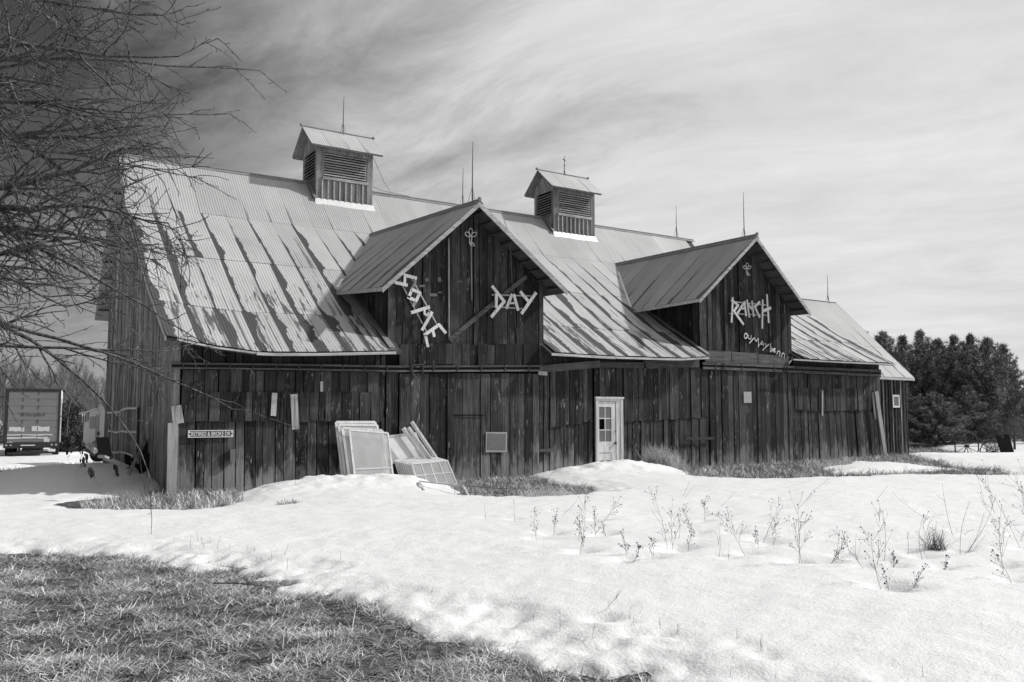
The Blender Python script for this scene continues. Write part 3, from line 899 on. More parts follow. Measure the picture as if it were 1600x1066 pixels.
mb = MB().prism([(22.66, 9.65, -.1), (22.66, 3.8, -.1), (22.66, 3.8, 6.0), (22.66, 7.2, 9.1), (22.66, 9.65, 5.6)], (1, 0, 0), .05); mb.build('far_end_wall', M['darkwood'], barn)

# ------------------------------------------------------------------ small wing beyond the right end
XE = 27.95
def wz(y): return 6.58-(3.94-y)*.955
wing = MB().hexa([(22.75, .5, wz(.5)-.1), (XE+.12, .5, wz(.5)-.1), (XE+.12, 3.94, 6.48), (22.75, 3.94, 6.48), (22.75, .5, wz(.5)-.03), (XE+.12, .5, wz(.5)-.03), (XE+.12, 3.94, 6.55), (22.75, 3.94, 6.55)]).build('wing_roof', M['soffit'], barn)
xa = 22.8
while xa < XE+.1:
    xb = min(xa+.66, XE+.18)
    for (y0, y1, lf) in ((3.94, 1.75, .022), (1.85, .40, .012)):
        surf_sheet(lambda X, y: Vector((X, y, wz(y))), xa, xb+.02, y0, y1, xb-xa, (3.94-y0)*1.38, (3.94-y1)*1.38, 'roof_sheet', M['roof_wing'], wing, 2, 2, lf, .01, (0, random.uniform(0, .006), 0))
    xa = xb
MB().hexa([(22.75, 3.94, 6.5), (XE+.15, 3.94, 6.5), (XE+.15, 7.2, 3.4), (22.75, 7.2, 3.4), (22.75, 3.94, 6.58), (XE+.15, 3.94, 6.58), (XE+.15, 7.25, 3.46), (22.75, 7.25, 3.46)]).build('rear_roof', M['roof_dormer'], wing)
MB().tube([(22.75, 3.94, 6.62), (XE+.18, 3.94, 6.62)], .04, 6).build('ridge_cap', M['ridgecap'], wing)
MB().prism([(XE+.17, .42, wz(.42)+.01), (XE+.17, 3.94, 6.60), (XE+.17, 3.94, 6.45), (XE+.17, .42, wz(.42)-.14)], (1, 0, 0), .03).build('rake_board', M['rakewood'], wing)
MB().box((25.4, .385, wz(.4)-.10), (XE+.17, .405, wz(.4)-.005)).build('eave_board', M['whitewood'], wing)
ww = MB().box((25.4, .72, -.1), (XE, .77, 3.3)).build('wing_wall', M['dark'], barn)
row(ww, 25.45, XE, lambda X: 3.32, lambda X: -.1, .66, M['barnwood'], .14, .24, jy=.02)
for k in range(9):
    x_ = 26.35+k*.19
    MB().box((x_, .615, .1), (x_+.045, .645, 3.26)).build('batten', M['greywood'] if k % 3 == 0 else M['gablewood'], ww)
MB().prism([(XE-.04, .78, -.1), (XE-.04, 7.0, -.1), (XE-.04, 7.0, 3.4), (XE-.04, 3.94, 6.4), (XE-.04, .78, 3.4)], (1, 0, 0), .05).build('end_wall', M['darkwood'], barn)
MB().box((25.4, 7.0, -.1), (XE, 7.08, 3.5)).build('rear_wall', M['darkwood'], barn)
a = P(1394, 617, y=.6); c = P(1405.5, 637, y=.6)
wn = MB()
wn.box((a[0], .58, c[2]), (a[0]+.07, .61, a[2])); wn.box((c[0]-.07, .58, c[2]), (c[0], .61, a[2]))
wn.box((a[0]+.07, .582, a[2]-.07), (c[0]-.07, .61, a[2])); wn.box((a[0]+.07, .582, c[2]), (c[0]-.07, .61, c[2]+.07))
wo_ = wn.build('window', M['whitedoor'], ww)
MB().box((a[0]+.07, .60, c[2]+.07), (c[0]-.07, .608, a[2]-.07)).build('pane', M['doorglass'], wo_)

# ------------------------------------------------------------------ cupolas
def cupola(x0, x1, rx0, rx1):
    y0, y1 = 6.55, 7.85; ztop = 10.42
    core = MB().box((x0+.12, y0+.12, 8.4), (x1-.12, y1-.12, 10.3)).prism([(x0+.12, y0+.12, 10.3), (x0+.12, 7.2, 10.98), (x0+.12, y1-.12, 10.3)], (1, 0, 0), x1-x0-.24)
    c = core.build('cupola', M['dark'], barn)
    # corner posts
    for (px, py) in ((x0, y0), (x1-.2, y0), (x0, y1-.14), (x1-.2, y1-.14)):
        MB().box((px, py, 8.35), (px+.2, py+.14, ztop)).build('post', M['cupolawood'], c)
    lx0, lx1 = x0+.26, x1-.24
    for px in (x0+.2, x1-.27): MB().box((px+.003, y0+.02, 8.6), (px+.07, y0+.10, ztop)).build('trim', M['cupolawood'], c)
    MB().box((x0+.2, y0-.015, 10.26), (x1-.2, y0+.08, 10.42)).build('header', M['cupolawood'], c)
    MB().box((x0+.2, y0-.05, 9.36), (x1-.16, y0+.06, 9.45)).build('sill', M['slatwood'], c)
    for k in range(9):
        z = 9.50+k*.085
        mb = MB().hexa([(lx0, y0-.015, z), (lx1, y0-.015, z), (lx1, y0+.075, z+.06), (lx0, y0+.075, z+.06),
                        (lx0, y0-.015, z+.026), (lx1, y0-.015, z+.026), (lx1, y0+.075, z+.086), (lx0, y0+.075, z+.086)])
        mb.build('slat', M['slatwood'], c)
    # skirt boards and battens below the louvre
    x = x0+.2
    while x < x1-.2-.02:
        xb = min(x+.2, x1-.2)
        MB().box((x, y0+.03, 8.55), (xb-.006, y0+.06, 9.36)).build('board', M['cupolawood'], c)
        MB().box((x-.02, y0-.035, 8.70), (x+.025, y0+.022, 9.34)).build('batten', M['slatwood'], c)
        x = xb
    # pale flashing at the foot
    zf = lambda y: float(np.interp(y, PY, PZ))
    MB().hexa([(x0-.06, y0-.14, zf(y0-.14)+.03), (x1+.06, y0-.14, zf(y0-.14)+.03), (x1+.03, y0-.012, zf(y0)+.03), (x0-.03, y0-.012, zf(y0)+.03),
               (x0-.06, y0-.13, zf(y0-.14)+.05), (x1+.06, y0-.13, zf(y0-.14)+.05), (x1+.03, y0-.014, zf(y0)+.13), (x0-.03, y0-.014, zf(y0)+.13)]).build('flashing', M['snowflash'], c)
    MB().bar((x0-.04, y0-.1, zf(y0)+.1), (x0-.04, 7.2, 9.42), .12, .02, up=(0, -.7, .7)).build('flashing', M['ridgecap'], c)
    # left and right faces: louvre with gable boards
    for xf, sg in ((x0, -1), (x1, 1)):
        for k in range(8):
            z = 9.48+k*.1
            MB().hexa([(xf+sg*.015, y0+.16, z), (xf+sg*.015, y1-.16, z), (xf-sg*.07, y1-.16, z+.06), (xf-sg*.07, y0+.16, z+.06),
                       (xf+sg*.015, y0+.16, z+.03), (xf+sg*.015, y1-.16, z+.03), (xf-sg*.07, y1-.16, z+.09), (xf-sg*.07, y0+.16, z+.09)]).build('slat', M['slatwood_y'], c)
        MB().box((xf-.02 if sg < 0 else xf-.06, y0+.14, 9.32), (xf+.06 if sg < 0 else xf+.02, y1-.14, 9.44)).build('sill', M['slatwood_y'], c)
        MB().box((xf+.01 if sg < 0 else xf-.05, y0+.14, 8.6), (xf+.05 if sg < 0 else xf-.01, y1-.14, 9.32)).build('board', M['cupolawood'], c)
        yb = y0+.02
        while yb < y1-.03:
            ye = min(yb+.165, y1-.02); f_ = lambda q: 11.08-abs(q-7.2)*.86
            MB().hexa([(xf-.01*(-sg)-.0, yb, 10.32), (xf-sg*.03, yb, 10.32), (xf-sg*.03, ye-.012, 10.32), (xf+sg*.01, ye-.012, 10.32),
                       (xf+sg*.01, yb, f_(yb)), (xf-sg*.03, yb, f_(yb)), (xf-sg*.03, ye-.012, f_(ye)), (xf+sg*.01, ye-.012, f_(ye))]).build('board', M['cupolawood'], c)
            yb = ye
    # roof
    rd = MB()
    for sg in (-1, 1):
        ye = 7.2+sg*.92
        rd.hexa([(rx0, 7.2, 11.12), (rx1, 7.2, 11.12), (rx1, ye, 10.33), (rx0, ye, 10.33), (rx0, 7.2, 11.18), (rx1, 7.2, 11.18), (rx1, ye, 10.39), (rx0, ye, 10.39)])
    rf = rd.build('cupola_roof', M['cupolawood'], c)
    for sg in (-1, 1):
        n = 4
        for k in range(n):
            xa = rx0-.02+(rx1-rx0+.04)*k/n; xb = rx0-.02+(rx1-rx0+.04)*(k+1)/n
            surf_sheet(lambda X, t_: Vector((X, 7.2+sg*.95*t_, 11.20-.815*t_)), xa, xb+.02, 0, 1, .62, 1.4, 2.7, 'roof_sheet', M['roof_cupola'], rf, 2, 2, .004+.005*(k % 2), .01)
    mb = MB().tube([(rx0-.04, 7.2, 11.22), (rx1+.04, 7.2, 11.22)], .03, 6); mb.ball((rx0-.05, 7.2, 11.24), .055); mb.ball((rx1+.05, 7.2, 11.24), .055)
    mb.build('ridge_cap', M['ridgecap'], rf)
    return c
cupola(5.48, 7.44, 5.22, 7.68)
cupola(14.89, 16.88, 14.62, 17.02)
# lightning-conductor cable over the ridge
ca = MB().tube([P(583, 245, y=6.6), P(590, 262, y=6.9), P(600, 285, y=7.1), P(610, 299, y=7.2)], .008, 4)
ca.tube([P(583, 292, y=7.0), P(597, 298, y=7.1), P(640, 307, y=7.2)], .008, 4)
ca.build('conductor_cable', M['iron'], barn)
MB().tube([P(788, 345, y=-.70), P(797, 372, y=-.45), P(800, 440, y=-.12), P(808, 530, y=-.06)], .008, 4).build('conductor_cable', M['rodmetal'], barn)

# ------------------------------------------------------------------ door
zt = P(950, 623, y=0)[2]
xl, xr = door_x0, door_x1
fr_ = MB()
fr_.box((xl, -.10, -.05), (xl+.08, -.03, zt)); fr_.box((xr-.09, -.10, -.05), (xr, -.03, zt)); fr_.box((xl+.08, -.098, zt-.08), (xr-.09, -.03, zt))
door = fr_.build('door', M['whitedoor'], barn)
MB().box((xl-.03, -.125, zt-.005), (xr+.02, -.06, zt+.05)).build('lintel', M['whitedoor'], door)
side = fx(959.5)
MB().box((side+.01, -.075, 0), (xr-.095, -.045, zt-.085)).build('side_board', M['whitedoor'], door)
leaf = MB()
lx0, lx1 = xl+.085, side-.015
zw1, zw0 = P(945, 636, y=0)[2], P(945, 690, y=0)[2]
leaf.box((lx0, -.065, .40), (lx0+.05, -.025, zt-.09)); leaf.box((lx1-.15, -.065, .32), (lx1, -.025, zt-.09))
leaf.box((lx0+.05, -.063, zw1), (lx1-.15, -.027, zt-.09)); leaf.box((lx0+.05, -.063, zw0-.32), (lx1-.15, -.027, zw0)); leaf.box((lx0+.05, -.05, .42), (lx1-.15, -.03, zw0-.33))
lf = leaf.build('door_leaf', M['whitedoor'], door)
wx0, wx1 = lx0+.05, lx1-.15
mu = MB(); mx = (wx0+wx1)/2
mu.box((mx-.014, -.058, zw0), (mx+.014, -.035, zw1))
for k in (1, 2):
    z = zw0+(zw1-zw0)*k/3
    mu.box((wx0, -.056, z-.013), (wx1, -.037, z+.013))
mu.build('muntin', M['whitedoor'], door)
for i in range(2):
    for j in range(3):
        if (i, j) == (0, 1): continue          # this pane is broken out
        xa, xb = (wx0, mx-.014) if i == 0 else (mx+.014, wx1)
        MB().box((xa, -.048, zw0+(zw1-zw0)*j/3), (xb, -.044, zw0+(zw1-zw0)*(j+1)/3)).build('pane', M['doorglass'], door)
kn = MB().ball((side-.04, -.10, zw0-.05), .04); kn.tube([(side-.04, -.06, zw0-.05), (side-.04, -.1, zw0-.05)], .02, 6)
kn.ball((side-.02, -.085, zw0+.30), .022)
kn.build('knob', M['iron'], door)

# wall fittings
strip(front_wall, (429, 614), (427, 650), 8.5, -.095, M['palewood'], 'patch_board', .02)
strip(front_wall, (459, 616), (462, 671), 11.5, -.105, M['greywood'], 'patch_board', .025)
strip(front_wall, (502.5, 596), (502.5, 612), 4.5, -.07, M['palewood'], 'patch_board', .02)
strip(front_wall, (363, 702), (363, 721), 8, -.09, M['plate'], 'switch_box', .10)
strip(front_wall, (1285, 610), (1285, 650), 3.5, -.095, M['palewood'], 'patch_board', .02)
strip(front_wall, (1363, 614), (1368, 655), 4, -.12, M['greywood'], 'patch_board', .03)
strip(front_wall, (1369, 612), (1384, 715), 8.5, -.17, M['palewood'], 'leaning_board', .035)
strip(front_wall, (270, 661), (268, 772), 15, -.10, M['palewood'], 'corner_patch', .03)
strip(front_wall, (275, 634), (279, 662), 16, -.085, M['greywood'], 'corner_patch', .03)
strip(front_wall, (759, 691), (792, 691), 26.5, -.112, M['plaster'], 'plate_border', .012)
strip(front_wall, (761, 690), (790, 691), 22, -.115, M['plate'], 'cover_plate', .015)
strip(front_wall, (1162, 621), (1174, 621), 12, -.13, M['plaster'], 'cover_plate', .015)
strip(front_wall, (709, 649), (757, 649), 1.4, -.10, M['dark'], 'gap_strip', .012)
strip(front_wall, (843, 704), (864, 703), 4, -.085, M['railwood'], 'latch_bar', .02)
strip(front_wall, (1072, 685), (1115, 685), 3, -.13, M['iron'], 'latch_bar', .02)
strip(front_wall, (841, 583), (855, 584), 5, -.14, M['greywood'], 'cleat', .04)
mb = MB()
pt = [P(643, 570, y=-.18), P(644, 583, y=-.19), P(648, 589, y=-.19), P(652, 590.5, y=-.19), P(656, 589, y=-.19), P(660, 583, y=-.19), P(661, 570, y=-.18)]
mb.tube(pt, .024, 6); mb.bar(pt[0], pt[-1], .03, .03)
mb.build('track_hanger', M['iron'], front_wall)
for px, py in ((1129, 569), (1226, 573)):
    MB().tube([P(px, py-2, y=-.19), P(px-.5, py+8, y=-.19), P(px+2.5, py+12, y=-.19), P(px+4, py+6, y=-.19), P(px+4, py-2, y=-.19)], .014, 5).build('track_hanger', M['iron'], front_wall)

# ------------------------------------------------------------------ lightning rods
def rod(px, py0, py1, y, label, x=None, thick=.014, arrow=False):
    b0 = P(px, py0, y=y); b1 = P(px, py1, y=y)
    o = tag(empty('lightning_rod', tuple(b0)), label, 'lightning rod', 'lightning rods on the roof')
    H = b1[2]-b0[2]; lc = Vector(b0)
    def mk(mb, nm, mt):
        ob = mb.build(nm, M[mt], o); return ob
    mk(MB().tube([(0, 0, -.08), (0, 0, H*.55), (0.01, 0, H)], [thick*1.4, thick, thick*.5], 6), 'rod', 'rodmetal')
    for k in range(3):
        an = k*2.1+.4
        mk(MB().tube([(.16*math.cos(an), .10*math.sin(an), -.08), (0, 0, min(.45, H*.35))], .007, 4), 'brace', 'rodmetal')
    if arrow:
        mk(MB().tube([(0, -.05, H*.72), (.02, .02, H*.80), (0, .1, H*.86)], .018, 5).ball((0, 0, H*.55), .03), 'finial', 'iron')
rod(536, 212, 150, 7.2, 'thin lightning rod standing on the louvred cupola left of the first gable')
rod(738, 317, 221, -.1, 'tall lightning rod on the front peak of the gable lettered SOME DAY')
rod(723, 322, 262, 7.2, 'lightning rod on the main ridge behind the SOME DAY gable')
rod(882, 277, 243, 7.2, 'short ornate lightning rod on the cupola between the two gables', arrow=True)
rod(1057, 369, 322, 7.2, 'lightning rod near the far end of the main ridge')
rod(1163, 375, 301, .2, 'tall lightning rod on the ridge of the gable lettered RANCH')
rod(1294, 475, 430, 3.94, 'lightning rod on the low ridge of the end wing')

# ------------------------------------------------------------------ lettering
def sign(name, label, org, sc, letters, rails, w, y=-.13, rw=None, backing=None, railmat='palewood'):
    q = lambda p: (org[0]+p[0]/sc, org[1]+p[1]/sc)
    first = list(letters.values())[0][0]
    base = P(*q(first[0]), y=y)
    o = tag(empty(name, tuple(base)), label, 'sign')
    L = Vector(base)
    def seg(mb, p, r, ww, yy, t):
        a = Vector(P(*q(p), y=yy)); c = Vector(P(*q(r), y=yy))
        s_ = (c-a).length/max(1e-6, math.hypot(q(r)[0]-q(p)[0], q(r)[1]-q(p)[1]))
        mb.bar(a-L, c-L, ww*s_, t, up=(0, 1, 0))
    for (p, r) in rails:
        mb = MB(); seg(mb, p, r, rw or w*.38, y+.035, .03); mb.build('rail', M[railmat], o)
    if backing:
        mb = MB(); seg(mb, backing[0], backing[1], backing[2], y+.03, .02); mb.build('backing_board', M['gablewood'], o)
    for ch, segs in letters.items():
        mb = MB()
        for i, s_ in enumerate(segs):
            seg(mb, s_[0], s_[1], s_[2] if len(s_) > 2 else w, y-.006*(i % 3), .022)
        if ch[0] == '_':
            mb.build('letter_end', M['greywood'], o)['label'] = 'bare grey board end of the letter O'
            continue
        lo = mb.build('letter', M['letterwood'], o)
        lo['label'] = 'white wooden letter '+ch[0]
    return o
sign('letter_sign', 'crooked white plank letters SOME sliding down the first gable wall', (605, 415), 7.618, {
    'S': [((196, 112), (352, 152)), ((212, 112), (206, 222)), ((90, 200), (242, 236))],
    'O': [((304, 268), (252, 384)), ((392, 318), (338, 430)), ((300, 286), (398, 330)), ((240, 372), (340, 420))],
    '_O': [((340, 172), (306, 262))], '_o': [((334, 436), (308, 492))],
    'M': [((284, 562), (506, 492)), ((446, 520), (442, 575), 3.4), ((440, 568), (475, 598), 3.4), ((470, 598), (500, 560), 3.4), ((412, 772), (536, 552))],
    'E': [((438, 830), (624, 700)), ((612, 700), (698, 806)), ((542, 778), (562, 850)), ((452, 828), (486, 972))]},
    [((150, 180), (475, 800)), ((280, 130), (600, 720))], 4.6)
sign('letter_sign', 'white plank letters DAY nailed right of centre on the first gable wall', (750, 430), 13.33, {
    'D': [((248, 225), (512, 562)), ((512, 540), (232, 875)), ((336, 385), (336, 680))],
    'A': [((668, 395), (545, 700)), ((700, 395), (795, 742)), ((610, 585), (715, 585), 2.6)],
    'Y': [((835, 340), (1005, 545)), ((1168, 362), (862, 805))]},
    [((245, 410), (1070, 436)), ((255, 652), (885, 702))], 4.7)
sign('letter_sign', 'spiky white plank letters RANCH on the second gable wall', (1130, 450), 8.882, {
    'R': [((132, 128), (114, 482)), ((112, 165), (212, 246)), ((212, 232), (140, 330)), ((140, 312), (284, 510))],
    'A': [((298, 190), (196, 350)), ((292, 190), (316, 392)), ((248, 285), (312, 285), 2.2)],
    'N': [((328, 165), (362, 412)), ((338, 225), (420, 318)), ((398, 178), (422, 400))],
    'C': [((508, 192), (430, 268)), ((432, 250), (507, 414))],
    'H': [((546, 162), (540, 565)), ((604, 88), (632, 488)), ((550, 322), (662, 276))]},
    [((105, 188), (600, 240)), ((80, 356), (610, 380))], 3.3)
def ringsegs(cx_, cy_, rx_, ry_, a0=0, a1=360, n=8, tilt=0):
    pp = []
    for k in range(n+1):
        a = R(a0+(a1-a0)*k/n); x_, y_ = rx_*math.cos(a), ry_*math.sin(a); ct, st = math.cos(R(tilt)), math.sin(R(tilt))
        pp.append((cx_+x_*ct-y_*st, cy_+x_*st+y_*ct))
    return list(zip(pp[:-1], pp[1:]))
sign('letter_sign', 'small stick letters on a slanting board under the word RANCH', (1130, 450), 8.882, {
    'O': ringsegs(312, 666, 22, 36, tilt=8),
    'U': [((346, 648), (348, 695)), ((348, 695), (366, 714)), ((366, 714), (386, 700)), ((386, 700), (388, 655))],
    'M': [((362, 768), (432, 688)), ((432, 690), (452, 745)), ((452, 745), (486, 698)), ((486, 698), (488, 824))],
    'A': [((498, 795), (542, 735)), ((540, 735), (562, 812)), ((515, 778), (552, 782))],
    'Y': [((578, 768), (602, 812)), ((634, 782), (544, 864))],
    'b': [((658, 768), (652, 888)), ((652, 888), (688, 858)), ((688, 858), (656, 832))],
    'e': [((722, 890), (692, 880)), ((692, 880), (690, 852)), ((690, 852), (720, 842)), ((720, 842), (714, 862)), ((714, 862), (692, 866))],
    'O ': [((742, 922), (752, 890)), ((752, 890), (772, 876)), ((772, 876), (786, 892)), ((786, 892), (780, 945))],
    'O  ': [((806, 958), (815, 918)), ((815, 918), (832, 902)), ((832, 902), (848, 920)), ((848, 920), (846, 978))]},
    [], 1.3, y=-.10, backing=((275, 640), (885, 955), 4.0))

def trefoil(org, sc, label, y=-.10, k=1.0, ref=(365, 540)):
    q = lambda p: Vector(P(org[0]+p[0]/sc, org[1]+p[1]/sc, y=y))
    base = q(ref); o = tag(empty('trefoil_ornament', tuple(base)), label, 'ornament')
    def path(pp, nm, close=True, r_=.013):
        pts = [q(p)-base for p in pp]
        if close: pts.append(pts[0])
        MB().tube(pts, r_, 5).build(nm, M['letterwood'], o)
    path([(365, 530), (325, 430), (310, 370), (335, 320), (365, 290), (400, 325), (415, 370), (400, 440)], 'petal')
    path([(345, 525), (260, 525), (220, 480), (205, 420), (240, 398), (300, 420), (330, 470)], 'petal')
    path([(385, 525), (470, 525), (510, 490), (528, 440), (500, 405), (430, 420), (395, 470)], 'petal')
    path([(330, 530), (330, 740)], 'stem', False); path([(398, 530), (385, 650), (365, 680), (365, 800)], 'stem', False)
    path([(365, 690), (400, 790), (475, 790), (420, 710), (395, 680)], 'leaf')
trefoil((715, 340), 17.77, 'white outlined three-petal ornament near the peak of the SOME DAY gable')
trefoil((1153.0, 399.5), 25.5, 'white outlined three-petal ornament near the peak of the RANCH gable', y=-.10)

# road-name sign
def text_mesh(body, name, mat, parent, origin, width, height, depth=.003, bold=0.0):
    cu_ = bpy.data.curves.new('txt', 'FONT'); cu_.body = body; cu_.extrude = .02; cu_.offset = bold
    ob = bpy.data.objects.new('txt', cu_); col.objects.link(ob)
    dg = bpy.context.evaluated_depsgraph_get()
    me = bpy.data.meshes.new_from_object(ob.evaluated_get(dg))
    col.objects.unlink(ob); bpy.data.objects.remove(ob)
    co = np.array([v.co[:] for v in me.vertices])
    mn, mx_ = co.min(0), co.max(0)
    co = (co-mn)/(mx_-mn)
    for v, c in zip(me.vertices, co):
        v.co = (origin[0]+c[0]*width, origin[1]-c[2]*depth, origin[2]+c[1]*height)
    me.materials.clear(); me.materials.append(mat)
    o = bpy.data.objects.new(name, me)
    return link(o, parent)
a = P(293.5, 684, y=-.06); c = P(364.5, 672, y=-.06)
sg = tag(empty('street_sign', (a[0], a[1], a[2])), 'black street-name sign RETIRED & BROKE DR with white border on the barn front', 'sign')
w_, h_ = c[0]-a[0], c[2]-a[2]
MB().box((0, -.004, 0), (w_, .012, h_)).build('plate', M['signplate'], sg)
bt = MB()
for p, r in (((0, 0), (w_, .016)), ((0, h_-.016), (w_, h_)), ((0, .016), (.014, h_-.016)), ((w_-.014, .016), (w_, h_-.016))):
    bt.box((p[0], -.009, p[1]), (r[0], -.005, r[1]))
for x_, s_ in ((.02, 1), (w_-.02, -1)):
    for z0, z1 in ((.02, h_*.42), (h_-.02, h_*.58)):
        bt.prism([(x_, -.0055, z0), (x_+s_*.045, -.0055, (z0+z1)/2), (x_, -.0055, z1)], (0, -1, 0), .003)
bt.build('border', M['signwhite'], sg)
text_mesh('RETIRED & BROKE DR', 'lettering', M['signwhite'], sg, (.07, -.005, .034), w_-.14, h_-.068, .004, .006)

# ------------------------------------------------------------------ window sashes and trim heaped against the barn
def plane_pt(px, py, y0, k, x0=0.0, kx=0.0):
    """point of the leaning plane y = y0 + k z + kx (x-x0)"""
    dd = ray(px, py)
    t_ = (y0+k*CAM[2]+kx*(CAM[0]-x0)-CAM[1])/(dd[1]-k*dd[2]-kx*dd[0])
    return Vector(CAM+dd*t_)
def sash(name, label, cat, corners, y0, k, bw=.045, th=.03, cols=1, rows=1, mat='sashwood', glassm='glass', group=None, midbar=None, kx=0.0, x0=0.0):
    tl, tr, br, bl = [plane_pt(px, py, y0, k, x0, kx) for px, py in corners]
    base = (bl+br)/2
    o = tag(empty(name, tuple(base)), label, cat, group)
    nrm = (tr-tl).cross(bl-tl).normalized()
    if nrm.y > 0: nrm = -nrm
    tl, tr, br, bl = [p-base for p in (tl, tr, br, bl)]
    def bar_(a, c, w, nm, t=th):
        MB().bar(a, c, w, t, up=nrm).build(nm, M[mat], o)
    bar_(tl, bl, bw, 'stile'); bar_(tr, br, bw, 'stile')
    e = nrm*.002
    bar_(tl+e, tr+e, bw, 'rail'); bar_(bl+e, br+e, bw, 'rail')
    if midbar:
        bar_(tl.lerp(bl, midbar)+e, tr.lerp(br, midbar)+e, bw*.9, 'rail')
    for i in range(1, cols):
        t_ = i/cols; bar_(tl.lerp(tr, t_), bl.lerp(br, t_), .022, 'muntin', th*.8)
    for j in range(1, rows):
        t_ = j/rows; bar_(tl.lerp(bl, t_)+e*.5, tr.lerp(br, t_)+e*.5, .022, 'muntin', th*.8)
    if glassm:
        for i in range(cols):
            for j in range(rows):
                a0, a1, b0, b1 = i/cols, (i+1)/cols, j/rows, (j+1)/rows
                f_ = lambda a, b_: tl.lerp(tr, a).lerp(bl.lerp(br, a), b_)
                MB().prism([f_(a0, b0), f_(a1, b0), f_(a1, b1), f_(a0, b1)], nrm, .004).build('pane', M[glassm], o)
    return o
WG = 'old windows leaning in the heap by the barn'
sash('storm_window', 'white wooden storm window at the back of the leaning stack', 'window', [(525, 660), (586, 660), (600, 752), (537, 756)], -.62, .24, bw=.06, group=WG)
sash('storm_window', 'white wooden storm window second from the wall in the leaning stack', 'window', [(529, 664), (589, 664.5), (604, 754), (541, 757)], -.70, .24, bw=.055, group=WG)
sash('storm_window', 'wide white storm window third from the wall in the leaning stack', 'window', [(535, 669), (597, 673), (608, 756), (547, 758)], -.79, .24, bw=.06, group=WG)
sash('storm_window', 'narrow-framed storm window with cracked glass at the front of the stack', 'window', [(546, 672), (606, 677), (615, 754), (556, 760)], -.90, .24, bw=.04, group=WG, midbar=.70)
# milky sheet lying behind the trim boards
pn = [plane_pt(px, py, -.50, .25) for px, py in ((597, 683), (650, 677), (668, 716), (610, 724))]
bs = pn[3]
o = tag(empty('plastic_sheet', tuple(bs)), 'large milky plastic sheet propped between the window stack and the barn', 'sheet')
MB().prism([p-bs for p in pn], (0, -1, .2), .012).build('panel', M['film'], o)
MB().bar(pn[0]-bs+Vector((0, -.02, 0)), pn[1]-bs+Vector((0, -.02, 0)), .05, .03, up=(0, 1, 0)).build('edge_strip', M['letterwood'], o)
MB().bar(pn[3]-bs+Vector((0, -.02, 0)), pn[2]-bs+Vector((0, -.02, 0)), .05, .03, up=(0, 1, 0)).build('edge_strip', M['whitewood'], o)
for i, (a, c, w, y0, lb) in enumerate((((630, 669), (672, 727), 7, -.74, 'wide white trim board leaning lowest across the plastic sheet'), ((638, 668), (682, 729), 5, -.78, 'middle white trim board leaning across the plastic sheet'),
                                        ((643, 659), (690, 729), 6, -.70, 'longest white trim board reaching highest above the plastic sheet'), ((664, 690), (678, 714), 5, -.60, 'short chipped white trim board behind the leaning trim boards'))):
    A_, C_ = plane_pt(*a, y0, .24), plane_pt(*c, y0, .24)
    mb = MB(); s_ = (C_-A_).length/math.hypot(a[0]-c[0], a[1]-c[1])
    mb.bar(A_-C_, (0, 0, 0), w*s_, .035, up=(0, 1, 0)); 
    mb.bar(A_-C_+Vector((.01, -.02, 0)), Vector((.01, -.02, 0)), w*s_*.35, .03, up=(0, 1, 0))
    tag(mb.build('trim_board', M['sashwood'], None, loc=None), lb, 'board', 'white trim boards in the heap').location = C_
# multi-pane sashes standing like books
for k in range(8):
    s_ = k*3.7
    sash('window_sash', 'eight-pane white window sash at the front of the row of sashes' if k == 0 else 'white window sash in the row standing on edge behind the eight-pane one', 'window',
         [(643-s_, 725-.2*s_), (699-s_*.9, 720-.25*s_), (714-s_*.9, 757-.25*s_), (654-s_, 762-.2*s_)], -1.02+k*.055, .3, bw=.04, th=.03, cols=4, rows=2, group=None if k == 0 else 'row of sashes on edge')
# frame lying on the bare grass
gp = [Vector(P(px, py, z=zq)) for px, py, zq in ((655, 752, .28), (724, 760, .22), (736, 781, .04), (670, 778, .04))]
bs = gp[3]
o = tag(empty('window_frame', tuple(bs)), 'empty white window frame lying on the bare grass in front of the heap', 'frame')
for a, c in ((0, 1), (1, 2), (2, 3), (3, 0)):
    MB().bar(gp[a]-bs, gp[c]-bs, .035, .025).build('stile' if a % 2 else 'rail', M['letterwood'], o)
A_ = Vector(P(700, 757, z=.2)); C_ = Vector(P(790, 764, z=.12))
tag(MB().bar((0, 0, 0), C_-A_, .03, .02).build('lath', M['palewood'], None), 'thin pale lath lying on the grass right of the empty frame', 'lath').location = A_

# ------------------------------------------------------------------ things by the left end wall
def xplane(px, py, x): return Vector(P(px, py, x=x))
g0 = xplane(216, 704, -.45)
wg = tag(empty('wire_gate', tuple(g0)), 'sagging wire gate with pale hose rails propped against the end wall', 'gate')
rl = lambda pts, x=-.45: [xplane(a, b_, x)-g0 for a, b_ in pts]
MB().tube(rl([(169, 645), (186, 644), (192, 640), (199, 638), (215, 638)]), .028, 6).build('rail', M['ropewhite'], wg)
MB().tube(rl([(170, 673), (182, 676), (190, 674), (204, 675), (213, 675)]), .028, 6).build('rail', M['ropewhite'], wg)
MB().tube(rl([(168, 702), (178, 708), (187, 706), (200, 709), (206, 712)]), .024, 6).build('rail', M['ropewhite'], wg)
MB().bar(*rl([(216, 637), (215, 706)]), .08, .05, up=(1, 0, 0)).build('post', M['rubber'], wg)
MB().bar(*rl([(188, 642), (187, 678)], -.47), .10, .03, up=(1, 0, 0)).build('picket', M['palewood'], wg)
for k in range(7):
    x_ = 172+k*5.5
    MB().tube(rl([(x_+2, 674), (x_-.5+random.uniform(-2, 2), 690), (x_-1, 705)]), .008, 4).build('wire', M['wire'], wg)
A_, C_ = xplane(200, 742, -.75), xplane(228.5, 688, -.10)
